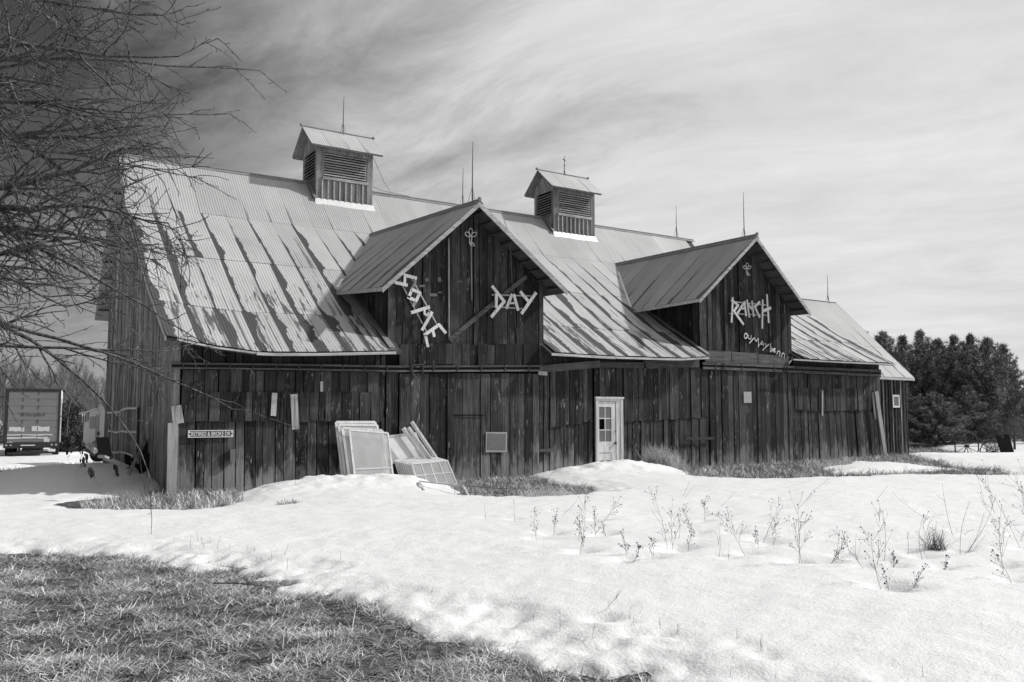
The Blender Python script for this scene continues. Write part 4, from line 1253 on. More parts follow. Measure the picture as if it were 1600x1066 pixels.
tag(MB().bar((0, 0, 0), C_-A_, .06, .05).build('leaning_pole', M['greywood'], None), 'weathered pole leaning against the hole in the end wall', 'pole').location = A_
A_, C_ = Vector(P(158, 713, x=-1.4)), Vector(P(196, 729, x=-.8))
tag(MB().bar((0, 0, 0), C_-A_, .16, .05).build('plank', M['palewood'], None), 'pale plank lying aslant below the wire gate', 'plank').location = A_
A_ = Vector(P(160, 684, x=-1.3)); C_ = Vector(P(165, 717, x=-1.3))
tag(MB().bar(A_-C_, (0, 0, 0), .26, .03, up=(0, 1, 0)).build('rubber_mat', M['rubber'], None), 'black rubber mat standing on edge at the end of the plank', 'mat').location = C_
for k, (p, q, r_) in enumerate((((138, 696), (149, 706), .06), ((136, 703), (147, 710), .055), ((146, 690), (153, 703), .05), ((150, 700), (160, 708), .055))):
    A_ = Vector(P(*p, x=-1.6+.2*k)); C_ = Vector(P(*q, x=-1.5+.2*k))
    mb = MB().tube([(0, 0, 0), (C_-A_)*.5+Vector((0, 0, .02)), C_-A_], [r_, r_*1.05, r_*.9], 9)
    tag(mb.build('log', M['trunkbark'] if k % 2 else M['greywood'], None), ('bark-covered' if k % 2 else 'bare grey')+' short cut log in the pile behind the end wall', 'log', 'logs piled behind the barn').location = A_
# heap of dark debris in the hole
mb = MB()
for k in range(10):
    a = Vector((-.05-random.random()*.25, 2.2+random.random()*1.6, .05+random.random()*.3)); e = Vector((random.uniform(-.3, .1), random.uniform(-.5, .5), random.uniform(.1, .5)))
    mb.bar(a, a+e, .14, .03)
tag(mb.build('broken_boards', M['darkwood'], None), 'dark broken boards fallen from the hole in the end wall', 'boards', kind='stuff')

# ------------------------------------------------------------------ parked box truck, camper
tz = .0
TL = P(10, 712, z=0); 
DT = 41.0
def camspace(right, depth, z): 
    fl = np.array([math.sin(YAW), math.cos(YAW)])
    return (CAM[0]+vr[0]*right+fl[0]*depth, CAM[1]+vr[1]*right+fl[1]*depth, z)
tr = tag(empty('box_truck', camspace((54-800)/F*DT, DT, -.25)), 'faded box truck seen from behind with whitewashed roll door', 'truck')
tr.rotation_euler = (0, 0, -YAW+R(26.6))
S = DT/F
# local: x right, y forward (away), z up.  photo: box 10..98 wide, 608..690 tall, bumper to 714
hw = 44*S*.86; z0 = .70; z1 = 3.20
body = MB().box((-hw, .04, z0), (hw, 6.2, z1)); bd = body.build('box', M['truckwhite'], tr)
fr2 = MB()
fr2.box((-hw-.01, -.03, z0-.02), (-hw+.13, .04, z1+.02)); fr2.box((hw-.09, -.03, z0-.02), (hw+.01, .04, z1+.02)); fr2.box((-hw+.13, -.031, z1-.12), (hw-.09, .04, z1+.02))
fr2.box((-hw+.0, -.06, z0-.26), (hw, .06, z0-.0)); fr2.build('rear_frame', M['truckdark'], tr)
dw0, dw1 = -hw+.135, hw-.095
for k in range(7):
    za = z0+.02+k*(z1-.14-z0)/7; zb = za+(z1-.14-z0)/7-.014
    MB().box((dw0, -.012-.004*(k % 2), za), (dw1, .03, zb)).build('door_panel', M['truckdoor'], tr)
for x_ in (-.42, .22):
    for k in range(7): MB().box((x_-.012, -.03, z0+.2+k*.34), (x_+.012, -.017, z0+.38+k*.34)).build('hinge', M['truckdark'], tr)
for (xa, za, xb, zb) in ((-.95, 1.22, -.32, 1.42), (-.02, 1.22, .72, 1.44), (-1.1, 1.02, .85, 1.10), (-1.08, .88, .65, .96), (-1.08, .62, -.75, .74), (.5, .70, .74, .9)):
    mb = MB(); n = 7; up_ = []; dn_ = []
    for i in range(n+1):
        x_ = xa+(xb-xa)*i/n; up_.append((x_, -.0225, zb+random.uniform(-.03, .02))); dn_.append((x_, -.0225, za+random.uniform(-.02, .02)))
    for i in range(n): mb.prism([dn_[i], dn_[i+1], up_[i+1], up_[i]], (0, -1, 0), .004)
    mb.build('paint_patch', M['truckpaint'], tr)
text_mesh('Whirlpool', 'lettering', M['truckletter'], tr, (-.55, -.018, 1.86), 1.05, .24, .005)
mb = MB().box((hw+.012, .0, z0), (hw+.06, .08, z1-.45)); mb.build('side_trim', M['truckwhite'], tr)
for x_ in (-hw+.12, -hw+.30, hw-.30, hw-.12):
    MB().tube([(x_, -.06, z0-.12), (x_, -.085, z0-.12)], .05, 10).build('tail_lamp', M['reflector'], tr)
MB().box((hw-.42, -.05, z0-.44), (hw-.14, -.03, z0-.32)).build('licence_plate', M['signwhite'], tr)
MB().bar((-.42, -.09, z0-.13), (.15, -.09, z0-.13), .04, .04).bar((-.42, -.09, z0-.13), (-.42, -.05, z0-.13), .04, .05).build('step_handle', M['signwhite'], tr)
un = MB().box((-hw+.15, -.03, .16), (hw-.15, .06, .24)); un.box((-.55, -.02, .24), (-.45, .05, z0-.26)); un.box((.4, -.02, .24), (.5, .05, z0-.26)); un.box((-.4, .3, .3), (.4, 5.5, z0-.02))
un.build('underride_bar', M['truckdark'], tr)
for sx_ in (-1, 1):
    for yy in (1.3, 5.2):
        MB().tube([(sx_*(hw-.30), yy, .44), (sx_*(hw-.02), yy, .44)], .44, 16).build('wheel', M['rubber'], tr)
cab = MB().hexa([(-1.05, 6.3, .5), (1.05, 6.3, .5), (1.05, 8.2, .5), (-1.05, 8.2, .5), (-1.0, 6.3, 2.5), (1.0, 6.3, 2.5), (1.0, 7.6, 2.4), (-1.0, 7.6, 2.4)])
cab.build('cab', M['truckwhite'], tr)

DC = 33.0
cp = tag(empty('camper', camspace((154-800)/F*DC, DC, 0)), 'pale old camper with slanting nose parked behind the barn', 'camper')
cp.rotation_euler = (0, 0, -YAW+R(-20))
MB().hexa([(-.05, -.3, .55), (3.4, -.3, .55), (3.4, 1.9, .55), (-.05, 1.9, .55), (-.05, -.3, 1.95), (3.4, -.3, 2.5), (3.4, 1.9, 2.5), (-.05, 1.9, 1.95)]).build('body', M['camper'], cp)
MB().hexa([(-.38, -.25, .75), (-.05, -.27, .55), (-.05, 1.8, .55), (-.38, 1.8, .75), (-.42, -.2, 1.45), (-.05, -.27, 1.55), (-.05, 1.8, 1.55), (-.42, 1.8, 1.45)]).build('nose', M['camper'], cp)
MB().hexa([(-.40, -.22, 1.46), (-.06, -.27, 1.56), (-.06, 1.8, 1.56), (-.40, 1.8, 1.46), (-.46, -.2, 1.72), (-.06, -.27, 1.86), (-.06, 1.8, 1.86), (-.46, 1.8, 1.72)]).build('windscreen', M['doorglass'], cp)
for x_ in (-.43, -.32, -.20, -.08): MB().bar((x_, -.26, 1.46), (x_-.02, -.26, 1.78), .03, .03).build('window_post', M['camper'], cp)
MB().bar((-.52, -.34, 1.78), (3.45, -.34, 2.55), .05, .07, up=(0, 0, 1)).build('roof_edge', M['ropewhite'], cp)
MB().box((-.04, -.312, 1.22), (.24, -.302, 1.68)).build('side_window', M['campermid'], cp)
MB().box((.27, -.318, .6), (.42, -.302, 1.75)).build('door', M['campermid'], cp)
MB().box((.36, -.33, .98), (.46, -.305, 1.12)).build('side_lamp', M['truckdark'], cp)
for xx in (.35, 2.7): MB().tube([(xx, -.32, .33), (xx, -.1, .33)], .33, 14).build('wheel', M['rubber'], cp)

# ------------------------------------------------------------------ plants
class Br:
    """collects tapered tubes for twigs in numpy"""
    def __init__(s): s.V = []; s.F = []; s.n = 0
    def add(s, pts, rad, n=3):
        p = np.asarray(pts, float); k = len(p)
        tn = np.gradient(p, axis=0); tn /= np.linalg.norm(tn, axis=1, keepdims=True)+1e-9
        ref = np.array([.3, .2, 1.0]); ref = np.where(np.abs(tn[:, 2:3]) > .92, np.array([[1.0, .1, .2]]), ref[None, :])
        sd = np.cross(tn, ref); sd /= np.linalg.norm(sd, axis=1, keepdims=True)+1e-9
        up = np.cross(sd, tn)
        an = 2*np.pi*np.arange(n)/n
        r_ = np.asarray(rad, float)[:, None, None]
        ring = p[:, None, :]+(sd[:, None, :]*np.cos(an)[None, :, None]+up[:, None, :]*np.sin(an)[None, :, None])*r_
        s.V.append(ring.reshape(-1, 3))
        j = np.arange(k-1)[:, None]*n; m_ = np.arange(n)[None, :]
        a = (j+m_).ravel(); b_ = (j+(m_+1) % n).ravel()
        s.F.append(np.stack([a, b_, b_+n, a+n], 1)+s.n)
        s.n += k*n
    def mesh(s, name, mat, parent=None):
        V = np.concatenate(s.V); Fq = np.concatenate(s.F)
        return npmesh(name, V, Fq.ravel(), np.full(len(Fq), 4), mat, parent, smooth=True)

def wander(st, dr_, L, n, wob, grav=0.0, rg=rng):
    p = [np.array(st, float)]; dv = np.array(dr_, float); dv /= np.linalg.norm(dv)
    for k in range(n):
        dv = dv+rg.normal(0, wob, 3); dv[2] += grav; dv /= np.linalg.norm(dv)
        p.append(p[-1]+dv*L/n)
    return np.array(p)
def perp(dv, rg, spread):
    r_ = rg.normal(0, 1, 3); r_ -= dv*np.dot(r_, dv); r_ /= np.linalg.norm(r_)+1e-9
    q = dv*math.cos(spread)+r_*math.sin(spread)
    return q

# -- the bare tree whose boughs reach into the picture from beyond its left edge
fl = np.array([math.sin(YAW), math.cos(YAW), 0.0]); rt = np.array([vr[0], vr[1], 0.0])
TB = np.array(camspace(-6.75, 8.9, -.05))
tree = tag(empty('bare_tree', tuple(TB)), 'bare leafless tree with dense drooping twigs overhanging the left of the barn', 'tree')
tk = Br()
tp = wander((0, 0, 0), (0.02, 0, 1), 7.2, 14, .05)
tk.add(tp, np.linspace(.20, .06, 15), 10)
cr = Br()
tg = np.random.default_rng(21)
limbs = []
for k in range(36):
    h = 2.8+3.9*(k/30) if k < 30 else tg.uniform(3.6, 6.6)
    az = tg.normal(.05, .55) if k < 30 else tg.uniform(1.6, 4.7)
    el = .02+tg.uniform(-.12, .30)
    dv = (rt*math.cos(az)+fl*math.sin(az))*math.cos(el)+np.array([0, 0, math.sin(el)])
    i = min(13, int(round(h/7.2*14)))
    L = tg.uniform(2.5, 3.6)*(.88 if h < 3.6 else 1.0)
    limbs.append((tp[i], dv, L, tg.uniform(.028, .060)))
for (s0, dv, L, r0) in limbs:
    path = wander(s0, dv, L, 12, .11, -.012, tg)
    tk_r = np.linspace(r0, .0075, 13)
    cr.add(path, tk_r, 5)
    for j in range(2, 13):
        nb = 1 if tg.random() < .55 else 2
        for _ in range(nb):
            d0 = path[j]-path[j-1]; d0 /= np.linalg.norm(d0)
            d1 = perp(d0, tg, tg.uniform(.4, 1.05)); d1[2] -= tg.uniform(-.2, .3)
            L1 = tg.uniform(.5, 1.35)*(1.15-.05*j)
            p1 = wander(path[j], d1, L1, 7, .13, -.02, tg)
            cr.add(p1, np.linspace(min(tk_r[j]*.75, .016), .0055, 8), 4)
            for q in range(2, 8):
                for __ in range(2 if q < 6 else 1):
                    if tg.random() < .58: continue
                    e0 = p1[q]-p1[q-1]; e0 /= np.linalg.norm(e0)
                    d2 = perp(e0, tg, tg.uniform(.35, 1.1)); d2[2] -= tg.uniform(-.1, .3)
                    L2 = tg.uniform(.12, .55)
                    p2 = wander(p1[q], d2, L2, 4, .16, -.03, tg)
                    cr.add(p2, np.linspace(.0062, .0042, 5), 3)
                    for w in range(1, 5):
                        if tg.random() < .5:
                            f0 = p2[w]-p2[w-1]; f0 /= np.linalg.norm(f0)
                            d3 = perp(f0, tg, .8)
                            cr.add(np.array([p2[w], p2[w]+d3*tg.uniform(.015, .06), ]), [.004, .0045], 3)
# a few long drooping whips that cross the truck and the end wall
for k, (h, az, el, L, gr) in enumerate(((3.3, .10, -.02, 4.0, -.045), (3.0, .3, .0, 3.9, -.06), (4.0, .2, .1, 4.0, -.04), (5.6, .1, .1, 4.25, .0), (5.2, -.1, .12, 3.9, -.01), (4.6, .2, .15, 4.0, -.012))):
    dv = (rt*math.cos(az)+fl*math.sin(az))*math.cos(el)+np.array([0, 0, math.sin(el)])
    path = wander(tp[min(13, int(round(h/7.2*14)))], dv, L, 16, .085, gr*.8, tg)
    cr.add(path, np.linspace(.035, .005, 17), 5)
    for j in range(5, 17):
        d0 = path[j]-path[j-1]; d0 /= np.linalg.norm(d0)
        p1 = wander(path[j], perp(d0, tg, .7), tg.uniform(.2, .8), 6, .12, -.03, tg)
        cr.add(p1, np.linspace(.006, .0028, 7), 3)
        for w in range(1, 7):
            if tg.random() < .6: cr.add(np.array([p1[w], p1[w]+tg.normal(0, .04, 3)]), [.003, .003], 3)
tk.mesh('trunk', M['trunkbark'], tree); cr.mesh('crown', M['bark'], tree)

# -- pines behind the right end
def pine_mesh(seed, H, Rr, name):
    rg = np.random.default_rng(seed)
    b = Br(); b.add(wander((0, 0, -.2), (0, 0, 1), H*.97, 10, .015, 0, rg), np.linspace(.13, .02, 11), 6)
    cl = []
    nl = 26
    for i in range(nl):
        h = H*(.03+.95*(i/(nl-1))**.9)
        f_ = h/H
        rad = Rr*(1-f_**1.7)*(.75+.5*rg.random())+.10
        nb = int(6+7*(1-f_))
        a0 = rg.uniform(0, 6.28)
        for k in range(nb):
            a = a0+6.283*k/nb+rg.normal(0, .25)
            L = rad*rg.uniform(.5, 1.3)
            dv = np.array([math.cos(a), math.sin(a), rg.uniform(.05, .5)+.5*f_])
            st = np.array([0, 0, h])
            pth = wander(st, dv, L, 5, .10, .05, rg)
            b.add(pth, np.linspace(.025, .008, 6), 3)
            for q in np.linspace(.5, 1.0, max(2, int(L/.26))):
                j = q*5; i0 = min(4, int(j)); c = pth[i0]+(pth[i0+1]-pth[i0])*(j-i0)
                cl.append((c+rg.normal(0, .07, 3), dv/np.linalg.norm(dv)))
    cl.append((np.array([0, 0, H]), np.array([0, 0, 1.0])))
    C_ = np.array([c for c, _ in cl]); D_ = np.array([v for _, v in cl])
    N = 26
    C_ = np.repeat(C_, N, 0); D_ = np.repeat(D_, N, 0)
    n = len(C_)
    dv = rg.normal(0, .75, (n, 3))+D_*.55; dv[:, 2] += .45; dv /= np.linalg.norm(dv, axis=1, keepdims=True)
    Ln = rg.uniform(.13, .30, (n, 1))
    sd = np.cross(dv, rg.normal(0, 1, (n, 3))); sd /= np.linalg.norm(sd, axis=1, keepdims=True)
    st = C_+rg.normal(0, .05, (n, 3))
    wv = rg.uniform(.009, .020, (n, 1))
    V = np.stack([st-sd*wv*.6, st+sd*wv*.6, st+dv*Ln*.6+sd*wv, st+dv*Ln, st+dv*Ln*.6-sd*wv], 1).reshape(-1, 3)
    Fq = (np.arange(n)[:, None]*5+np.arange(5)[None, :])
    return b, V, Fq
PG = 'pines behind the barn'
pv = []
for s_, (H, Rr) in enumerate(((7.4, 2.3), (7.0, 2.7), (7.8, 2.1))):
    b, V, Fq = pine_mesh(100+s_, H, Rr, 'pine')
    o1 = npmesh('crown', V, Fq.ravel(), np.full(len(Fq), 5), M['needles']); o2 = b.mesh('trunk', M['trunkbark'])
    pv.append((o1, o2, H))
used = set()
def place_pine(px, depth, hscale, var, rot, label, z=0.0, wscale=None):
    o1, o2, H = pv[var]
    e = tag(empty('pine_tree', camspace((px-800)/F*depth, depth, z)), label, 'pine tree', PG)
    e.rotation_euler = (0, 0, rot); e.scale = ((wscale or hscale), (wscale or hscale), hscale)
    for o in (o1, o2):
        if (var, o.name) in used:
            c = o.copy(); link(c, e)
        else:
            used.add((var, o.name)); o.parent = e
ORD = ['first', 'second', 'third', 'fourth', 'fifth', 'sixth', 'seventh', 'eighth', 'ninth']
for k, (px, dpt, topy) in enumerate(((1352, 62, 522), (1382, 60, 523), (1412, 66, 528), (1440, 59, 521), (1466, 64, 534), (1492, 58, 528), (1518, 63, 527), (1545, 57, 532), (1570, 61, 541), (1400, 54, 590), (1459, 53, 615), (1510, 54, 605), (1612, 64, 596), (1645, 60, 560))):
    H = 1.75+.1+(HZ-topy)/F*dpt
    v = k % 3
    place_pine(px, dpt, H/pv[v][2], v, k*1.3, ('tall bushy pine, %s from the end wing in the pine row' % ORD[k] if k < 9 else ['lower young pine right beside the end wing wall', 'lower young pine above the small raised rake wheel', 'lower young pine above the large rake wheel', 'lower pine standing off past the end of the pine row', 'tall pine standing off past the end of the pine row'][k-9]), -.1, (H/pv[v][2] if topy < 580 else .78))
# dark spruce beside the truck
b, V, Fq = pine_mesh(300, 2.7, 1.25, 's')
e = tag(empty('spruce_tree', camspace((114-800)/F*46, 46, -.4)), 'small dark spruce growing beside the box truck', 'spruce')
npmesh('crown', V, Fq.ravel(), np.full(len(Fq), 5), M['needles_dark'], e); b.mesh('trunk', M['trunkbark'], e)
e.scale = (.95, .95, 1.0)

# -- bare woods behind the truck
def bare_mesh(seed, H):
    rg = np.random.default_rng(seed); b = Br(); t_ = Br()
    pth = wander((0, 0, -.2), (0, 0, 1), H*.92, 12, .05, .02, rg)
    t_.add(pth, np.linspace(.02*H, .008, 13), 6)
    for j in range(3, 13):
        for _ in range(4):
            d0 = np.array([0, 0, 1.0]); d1 = perp(d0, rg, rg.uniform(.35, .95))
            L1 = H*rg.uniform(.14, .30)*(1.2-.05*j)
            p1 = wander(pth[j], d1, L1, 6, .10, .10, rg)
            b.add(p1, np.linspace(.0045*H, .010, 7), 3)
            for q in range(1, 7):
                for __ in range(3):
                    e0 = p1[q]-p1[q-1]; e0 /= np.linalg.norm(e0)
                    p2 = wander(p1[q], perp(e0, rg, rg.uniform(.3, .8)), L1*rg.uniform(.2, .5), 4, .12, .08, rg)
                    b.add(p2, np.linspace(.012, .006, 5), 3)
                    for w in (1, 2, 3, 4):
                        if rg.random() < .75:
                            b.add(np.array([p2[w], p2[w]+(perp((p2[w]-p2[w-1])/np.linalg.norm(p2[w]-p2[w-1]), rg, .6))*L1*.16]), [.008, .005], 3)
    return t_, b
bv = []
for s_ in range(3):
    t_, b = bare_mesh(40+s_, 9.0)
    bv.append([t_.mesh('trunk', M['farbark']), b.mesh('crown', M['farbark']), False])
wr = np.random.default_rng(77)
spots = []
for k in range(44):
    px = -70+k*6.4+wr.uniform(-6, 6); dpt = wr.uniform(56, 100)
    topy = 566+wr.uniform(-14, 20)+(18 if px > 130 else 0)
    spots.append((px, dpt, topy))
for k, (px, dpt, topy) in enumerate(spots):
    v = k % 3; H = 1.9+(HZ-topy)/F*dpt
    e = tag(empty('bare_tree', camspace((px-800)/F*dpt, dpt, -.5)), ('tall' if H > 7.2 else 'lower')+' slender leafless tree '+('in the woods behind the box truck' if px < 104 else 'in the woods between the box truck and the barn'), 'tree', 'bare woods behind the truck')
    s_ = H/9.0; e.scale = (s_*.85, s_*.85, s_); e.rotation_euler = (0, 0, k*2.1)
    t_, c_, u_ = bv[v]
    if not u_: t_.parent = e; c_.parent = e; bv[v][2] = True
    else: link(t_.copy(), e); link(c_.copy(), e)
# shrubs and saplings at right
def shrub_mesh(seed, H, n=26, spread=.55):
    rg = np.random.default_rng(seed); b = Br()
    for k in range(n):
        dv = np.array([rg.normal(0, spread), rg.normal(0, spread), 1.0])
        p = wander((rg.normal(0, .12), rg.normal(0, .12), -.1), dv, H*rg.uniform(.55, 1.1), 7, .08, .0, rg)
        b.add(p, np.linspace(.016, .005, 8), 3)
        for j in range(2, 8):
            for _ in range(2):
                e0 = p[j]-p[j-1]; e0 /= np.linalg.norm(e0)
                b.add(wander(p[j], perp(e0, rg, .7), H*rg.uniform(.1, .3), 3, .12, .0, rg), np.linspace(.007, .004, 4), 3)
    return b
sh = [shrub_mesh(60+k, 1.7).mesh('branches', M['shrub']) for k in range(2)]
for k, (px, dpt, s_) in enumerate(((1446, 55, .9), (1475, 54, 1.05), (1497, 56, .8), (1530, 55, .9), (1555, 53, 1.2), (1572, 54, .9), (1590, 55, 1.1), (1604, 52, 1.0), (1552, 41, .42), (1538, 42, .4))):
    e = tag(empty('bare_shrub', camspace((px-800)/F*dpt, dpt, .0)), 'leafless thicket shrub at the foot of the pines' if k < 8 else 'low leafless shrub beside the half-buried rake wheel', 'shrub', 'shrubs before the pines' if k < 8 else 'shrubs at the rake')
    e.scale = (s_, s_, s_); e.rotation_euler = (0, 0, k*1.7)
    if k < 2: sh[k].parent = e
    else: link(sh[k % 2].copy(), e)
for k in range(20):      # understorey of the woods behind the truck
    px = -60+k*12+wr.uniform(-5, 5); dpt = wr.uniform(51, 60); s_ = wr.uniform(.8, 1.5)
    e = tag(empty('bare_shrub', camspace((px-800)/F*dpt, dpt, -.35)), 'leafless shrub in the undergrowth of the bare woods past the truck', 'shrub', 'undergrowth of the bare woods')
    e.scale = (s_*1.3, s_*1.3, s_); e.rotation_euler = (0, 0, k*2.3)
    link(sh[k % 2].copy(), e)
for k, (px, lb) in enumerate(((1580, 'thin dark fence post standing in the snow before the pines'), (1597, 'thin dark fence post standing in the snow before the pines'))):
    p = camspace((px-800)/F*44, 44, .1)
    o = MB().tube([(0, 0, -.1), (0.01, 0, .35), (.03, 0, .62)], [.06, .055, .05], 7).build('fence_post', M['iron'])
    o.location = p; tag(o, lb, 'post', 'fence posts at the right')

# -- old rake wheels and the slab
def wheel(px, py, rpx, depth, tilt, label, spokes=16, rim=.032):
    r_ = rpx/F*depth
    c = camspace((px-800)/F*depth, depth, EYE+(HZ-py)/F*depth)
    o = tag(empty('rake_wheel', c), label, 'wheel')
    o.rotation_euler = (0, 0, -YAW+tilt)
    ring = [(r_*math.cos(2*math.pi*k/40), 0, r_*math.sin(2*math.pi*k/40)) for k in range(41)]
    MB().tube(ring, rim, 5, cap=False).build('rim', M['iron'], o)
    MB().tube([(0, -.1, 0), (0, .1, 0)], .06, 10).build('hub', M['iron'], o)
    for k in range(spokes):
        a = 2*math.pi*k/spokes
        MB().tube([(0, .06*(1 if k % 2 else -1), 0), (r_*math.cos(a), 0, r_*math.sin(a))], .014, 4).build('spoke', M['iron'], o)
wheel(1506, 697, 24, 41.5, R(20), 'large rusty spoked hay-rake wheel standing in the snow')
wheel(1476, 679, 11.5, 44, R(30), 'small rusty spoked wheel raised behind the large rake wheel', 12, .026)
wheel(1546, 706, 18, 41, R(-15), 'rusty spoked wheel sunk half into the snow beside the slab', 14)
b0 = Vector(camspace((1568-800)/F*40.5, 40.5, .05))
o = MB()
for z0_, z1_, xa, xb in ((-.1, .62, -.28, .28), (.62, .74, -.28, -.12), (.60, .78, .12, .28)):
    o.hexa([(xa-z0_*.25, -.07, z0_), (xb-z0_*.25, -.07, z0_), (xb-z0_*.25, .07, z0_), (xa-z0_*.25, .07, z0_), (xa-z1_*.25, -.07, z1_), (xb-z1_*.25, -.07, z1_), (xb-z1_*.25, .07, z1_), (xa-z1_*.25, .07, z1_)])
o = o.build('rotten_post', M['darkwood']); o.location = b0; o.rotation_euler = (0, 0, -YAW)
tag(o, 'broad dark rotten post leaning in the snow by the rake wheels', 'post')

# ------------------------------------------------------------------ grass
def blades(name, n, sampler, L, lean, width, mat, label, curl=.5, segs=3, wind=(0, 0)):
    x, y, z = sampler(n)
    n = len(x)
    az = rng.uniform(0, 2*np.pi, n)
    Ln = rng.uniform(L[0], L[1], n)*(0.55+.45*rng.random(n))
    le = rng.uniform(lean[0], lean[1], n)
    wd = rng.uniform(width[0], width[1], n)
    V = np.zeros((n, 7, 3)); pos = np.stack([x, y, z], 1)
    dirx, diry = np.cos(az)+wind[0], np.sin(az)+wind[1]
    nn = np.hypot(dirx, diry)+1e-6; dirx /= nn; diry /= nn
    ph = az+np.pi/2+rng.normal(0, .6, n)
    sdv = np.stack([np.cos(ph), np.sin(ph), np.zeros(n)], 1)
    cur = rng.uniform(.2, 1, n)*curl
    for j, (t_, wf) in enumerate(((0, 1), (.4, .9), (.75, .6), (1, 0))):
        if j:
            a = le+cur*(t_-.5*.4)
            st = (t_-(0, 0, .4, .75)[j])
            pos = pos+np.stack([dirx*np.sin(a), diry*np.sin(a), np.cos(a)], 1)*(Ln*st)[:, None]
        if j < 3:
            V[:, 2*j] = pos-sdv*(wd*wf)[:, None]; V[:, 2*j+1] = pos+sdv*(wd*wf)[:, None]
        else: V[:, 6] = pos
    b_ = (np.arange(n)*7)[:, None]
    Fq = np.concatenate([b_+np.array([[0, 1, 3, 2]]), b_+np.array([[2, 3, 5, 4]])], 1).reshape(-1)
    Ft = (b_+np.array([[4, 5, 6]])).reshape(-1)
    o = npmesh(name, V.reshape(-1, 3), np.concatenate([Fq, Ft]), np.concatenate([np.full(2*n, 4), np.full(n, 3)]), mat)
    return tag(o, label, 'grass', kind='stuff')
def sampler_poly(poly, thr=.02, dens=None, margin=.25, box=None):
    px = np.array([p[0] for p in poly]); py = np.array([p[1] for p in poly])
    b = box or (px.min(), px.max(), py.min(), py.max())
    def f_(n):
        x = rng.uniform(b[0], b[1], n*3); y = rng.uniform(b[2], b[3], n*3)
        sd = inpoly_sd(x, y, poly)
        k = sd < margin; x, y = x[k], y[k]
        g = groundz(x, y); s_ = snowz(x, y)
        k = (s_-g) < thr
        if dens is not None: k &= rng.random(len(x)) < dens(x, y)
        x, y, g = x[k][:n], y[k][:n], g[k][:n]
        return x, y, g-.005
    return f_
clump = lambda x, y: np.clip(.42+2.6*fbm(x*2.7, y*2.7, 3, 14)+1.2*fbm(x*7, y*7, 2, 91), .05, 1)
FG = BARE[0]
fbox = (-6.5, .6, -16.6, -6.6)
blades('foreground_grass', 220000, sampler_poly(FG, .03, clump, .3, fbox), (.06, .19), (.75, 1.6), (.0018, .0038), M['grass'], 'matted dead grass bared by melting snow in the foreground', 1.3, wind=(.25, .1))
blades('foreground_straw', 16000, sampler_poly(FG, .03, lambda x, y: np.clip(.2+2.4*fbm(x*1.3, y*1.3, 3, 95), .02, 1), .2, fbox), (.12, .32), (1.0, 1.62), (.0016, .0034), M['straw'], 'long pale straw flattened over the foreground grass', .7, wind=(.8, .5))
for k, (pi, n, L, lb) in enumerate(((1, 9000, (.08, .30), 'dry grass growing at the near corner of the barn'), (2, 11000, (.06, .20), 'dry grass on the bare patch beside the window heap'),
                                   (3, 42000, (.08, .30), 'dry grass along the foot of the barn front toward its far end'), (4, 9000, (.1, .3), 'dry grass strip in front of the rake wheels'), (5, 5000, (.08, .25), 'dry grass strip on the bank behind the shaded drift'))):
    blades('dry_grass', n, sampler_poly(BARE[pi], .04, clump, .15), L, (.2, 1.2), (.003, .0065) if pi < 3 else (.005, .011), M['straw'], lb, .9, wind=(.2, -.2))
def tuft(cx_, cy_, r_, n):
    def f_(k):
        a = rng.uniform(0, 6.283, n); q = r_*np.sqrt(rng.random(n))
        x = cx_+q*np.cos(a)*1.6; y = cy_+q*np.sin(a)
        return x, y, snowz(x, y)-.02
    return f_
def tall(px, py, r_, n, L, lean, lb, w=(.004, .007), mat='straw'):
    p = P(px, py, z=.12)
    y = min(p[1], -.2); x = P(px, 640, y=y)[0]
    return blades('grass_tuft', n, tuft(x, y, r_, n), L, lean, w, M[mat], lb, .5, wind=(-.6, -.3))
for a in ((1040, 735, .42, 900, (.35, .95), (.1, .6), 'tall pale grass tuft standing right of the white door'), (1110, 738, .5, 500, (.25, .6), (.1, .8), 'ragged grass tuft before the latch bar'),
          (1190, 735, .6, 600, (.25, .6), (.1, .8), 'ragged grass tuft before the sliding door under RANCH'), (1280, 730, .7, 600, (.2, .5), (.1, .8), 'grass tuft before the right end of the barn'),
          (290, 780, .30, 420, (.25, .65), (.05, .8), 'tall grass tuft at the near corner boards'), (335, 780, .35, 360, (.2, .5), (.1, .9), 'grass tuft below the street-name sign'),
          (760, 757, .5, 300, (.12, .35), (.1, .9), 'grass tuft below the grey cover plate'), (870, 775, .45, 700, (.12, .4), (.4, 1.2), 'flattened grass hummock left of the snow heap at the door'), (455, 790, .12, 120, (.06, .16), (.2, 1.0), 'tiny grass tuft on the snow below the window heap')):
    tall(a[0], a[1], a[2]*1.1, int(a[3]*1.5), a[4], a[5], a[6])

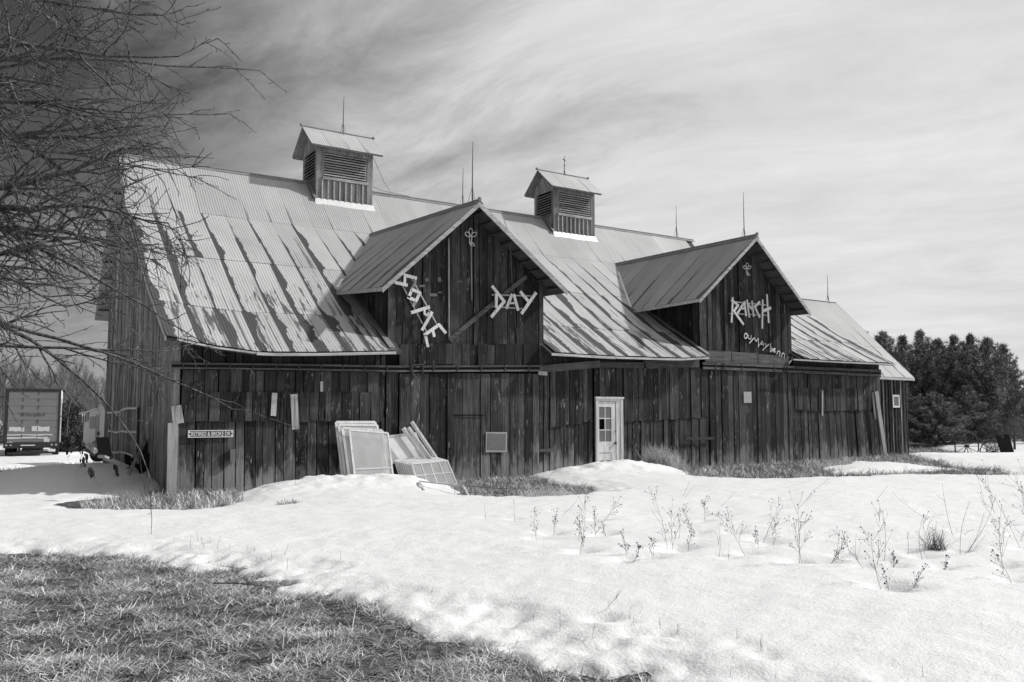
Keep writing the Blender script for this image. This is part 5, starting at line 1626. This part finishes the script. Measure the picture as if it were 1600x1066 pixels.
# ------------------------------------------------------------------ dried weeds in the snow
def weed(px, py, tx, ty, kind, label, group):
    """base and tip measured in the photograph; stands on the snow, leaning across the view"""
    z0_ = .15
    for _ in range(4):
        p = P(px, py, z=z0_); z0_ = float(snowz(p[0], p[1]))
    dpt = float((np.array(p)-CAM) @ vf)
    dx, dz = (tx-px)/F*dpt, (py-ty)/F*dpt
    ln = abs(dx)/max(dz, 1e-3)
    sz = 'tall' if dz > .48 else 'knee-high' if dz > .27 else 'short' if dz > .13 else 'tiny'
    if kind != 'teasel': label = ('%s %s ' % (sz, 'slanting' if ln > .45 else 'slightly tilted' if ln > .15 else 'upright'))+label
    o = tag(empty('dry_weed', tuple(p)), label, 'weed', group)
    top = rt*dx+np.array([0, 0, dz])+fl*rng.normal(0, .12)*dz
    b = Br(); hd = MB()
    n = 7
    st = np.array([0, 0, -.05]); bend = np.array([rng.normal(0, .05), rng.normal(0, .05), 0])*dz
    path = np.array([st+(top-st)*t_+bend*math.sin(3.1*t_) for t_ in np.linspace(0, 1, n)])
    H = np.linalg.norm(top)
    r0 = .0022 if H < .3 else .0026
    b.add(path, np.linspace(r0, r0*.45, n), 4)
    ax = top/H
    if kind == 'umbel':
        for k in range(int(7+rng.integers(0, 8))):
            t_ = rng.uniform(.2, .95); c = st+(top-st)*t_
            dv = perp(ax, rng, rng.uniform(.3, .75)); L = H*rng.uniform(.16, .45)
            q = wander(c, dv, L, 4, .10, .04); b.add(q, np.linspace(.0015, .0010, 5), 3)
            hd.ball(tuple(q[-1]), rng.uniform(.0045, .0075), 5, 3)
            for _ in range(int(rng.integers(0, 3))):
                c2 = q[2]; q2 = wander(c2, perp(dv/np.linalg.norm(dv), rng, .6), L*.5, 3, .1, .04)
                b.add(q2, np.linspace(.0018, .0012, 4), 3); hd.ball(tuple(q2[-1]), rng.uniform(.004, .007), 5, 3)
        hd.ball(tuple(path[-1]), .008, 5, 3)
    elif kind == 'teasel':
        for t_ in (.78, .97):
            c = st+(top-st)*t_+rng.normal(0, .01, 3)
            hd.ball(tuple(c), .035, 7, 5, (1, 1, 2.4))
        for k in range(5):
            c = st+(top-st)*rng.uniform(.3, .8); q = wander(c, perp(ax, rng, .7), H*.25, 3, .1, .03); b.add(q, np.linspace(.006, .003, 4), 3); hd.ball(tuple(q[-1]), .02, 6, 4, (1, 1, 2))
    else:
        for k in range(int(rng.integers(0, 3))):
            c = st+(top-st)*rng.uniform(.3, .8); q = wander(c, perp(ax, rng, .6), H*rng.uniform(.15, .4), 3, .1); b.add(q, np.linspace(.0022, .0012, 4), 3)
    b.mesh('stem', M['weed'], o)
    if hd.v: hd.build('seed_heads', M['seed'], o)['kind'] = 'stuff'
for q in UM: weed(*q, 'umbel', 'branching dried weed with tiny round seed heads standing in the snow', 'seed-headed weeds in the snow field')
for q in STK: weed(*q, 'stalk', 'bare dead stalk poking out of the snow', 'bare stalks in the snow field')
for q in ((108, 735, 105, 697), (118, 742, 136, 713), (127, 738, 126, 692), (158, 756, 140, 735), (186, 755, 178, 728)):
    weed(*q, 'teasel', 'dark teasel stalk with bristly heads beside the barn end', 'teasels by the barn end')
# the tuft of stiff grass in the snow
p = P(1462, 858, z=.2)
blades('grass_tuft', 190, tuft(p[0], p[1], .10, 190), (.14, .46), (.0, 1.05), (.0016, .003), M['weed'], 'stiff fan of dead grass rising from the snow amid the weeds', .3)
# fallen twigs on the foreground grass
for (a, c, lb) in (((350, 948), (366, 932), 'pale stick lying on the foreground grass'), ((335, 908), (410, 912), 'dark thin branch lying along the snow edge')):
    A_ = P(*a, z=.06); C_ = P(*c, z=.08); A_[2] = groundz(A_[0], A_[1])+.04; C_[2] = groundz(C_[0], C_[1])+.06
    mid = (A_+C_)/2+np.array([0, .02, .01])
    o = MB().tube([(0, 0, 0), Vector(mid-A_), Vector(C_-A_)], [.008, .007, .004], 5).build('fallen_stick', M['palewood'] if 'pale' in lb else M['bark']); o.location = A_
    tag(o, lb, 'stick')
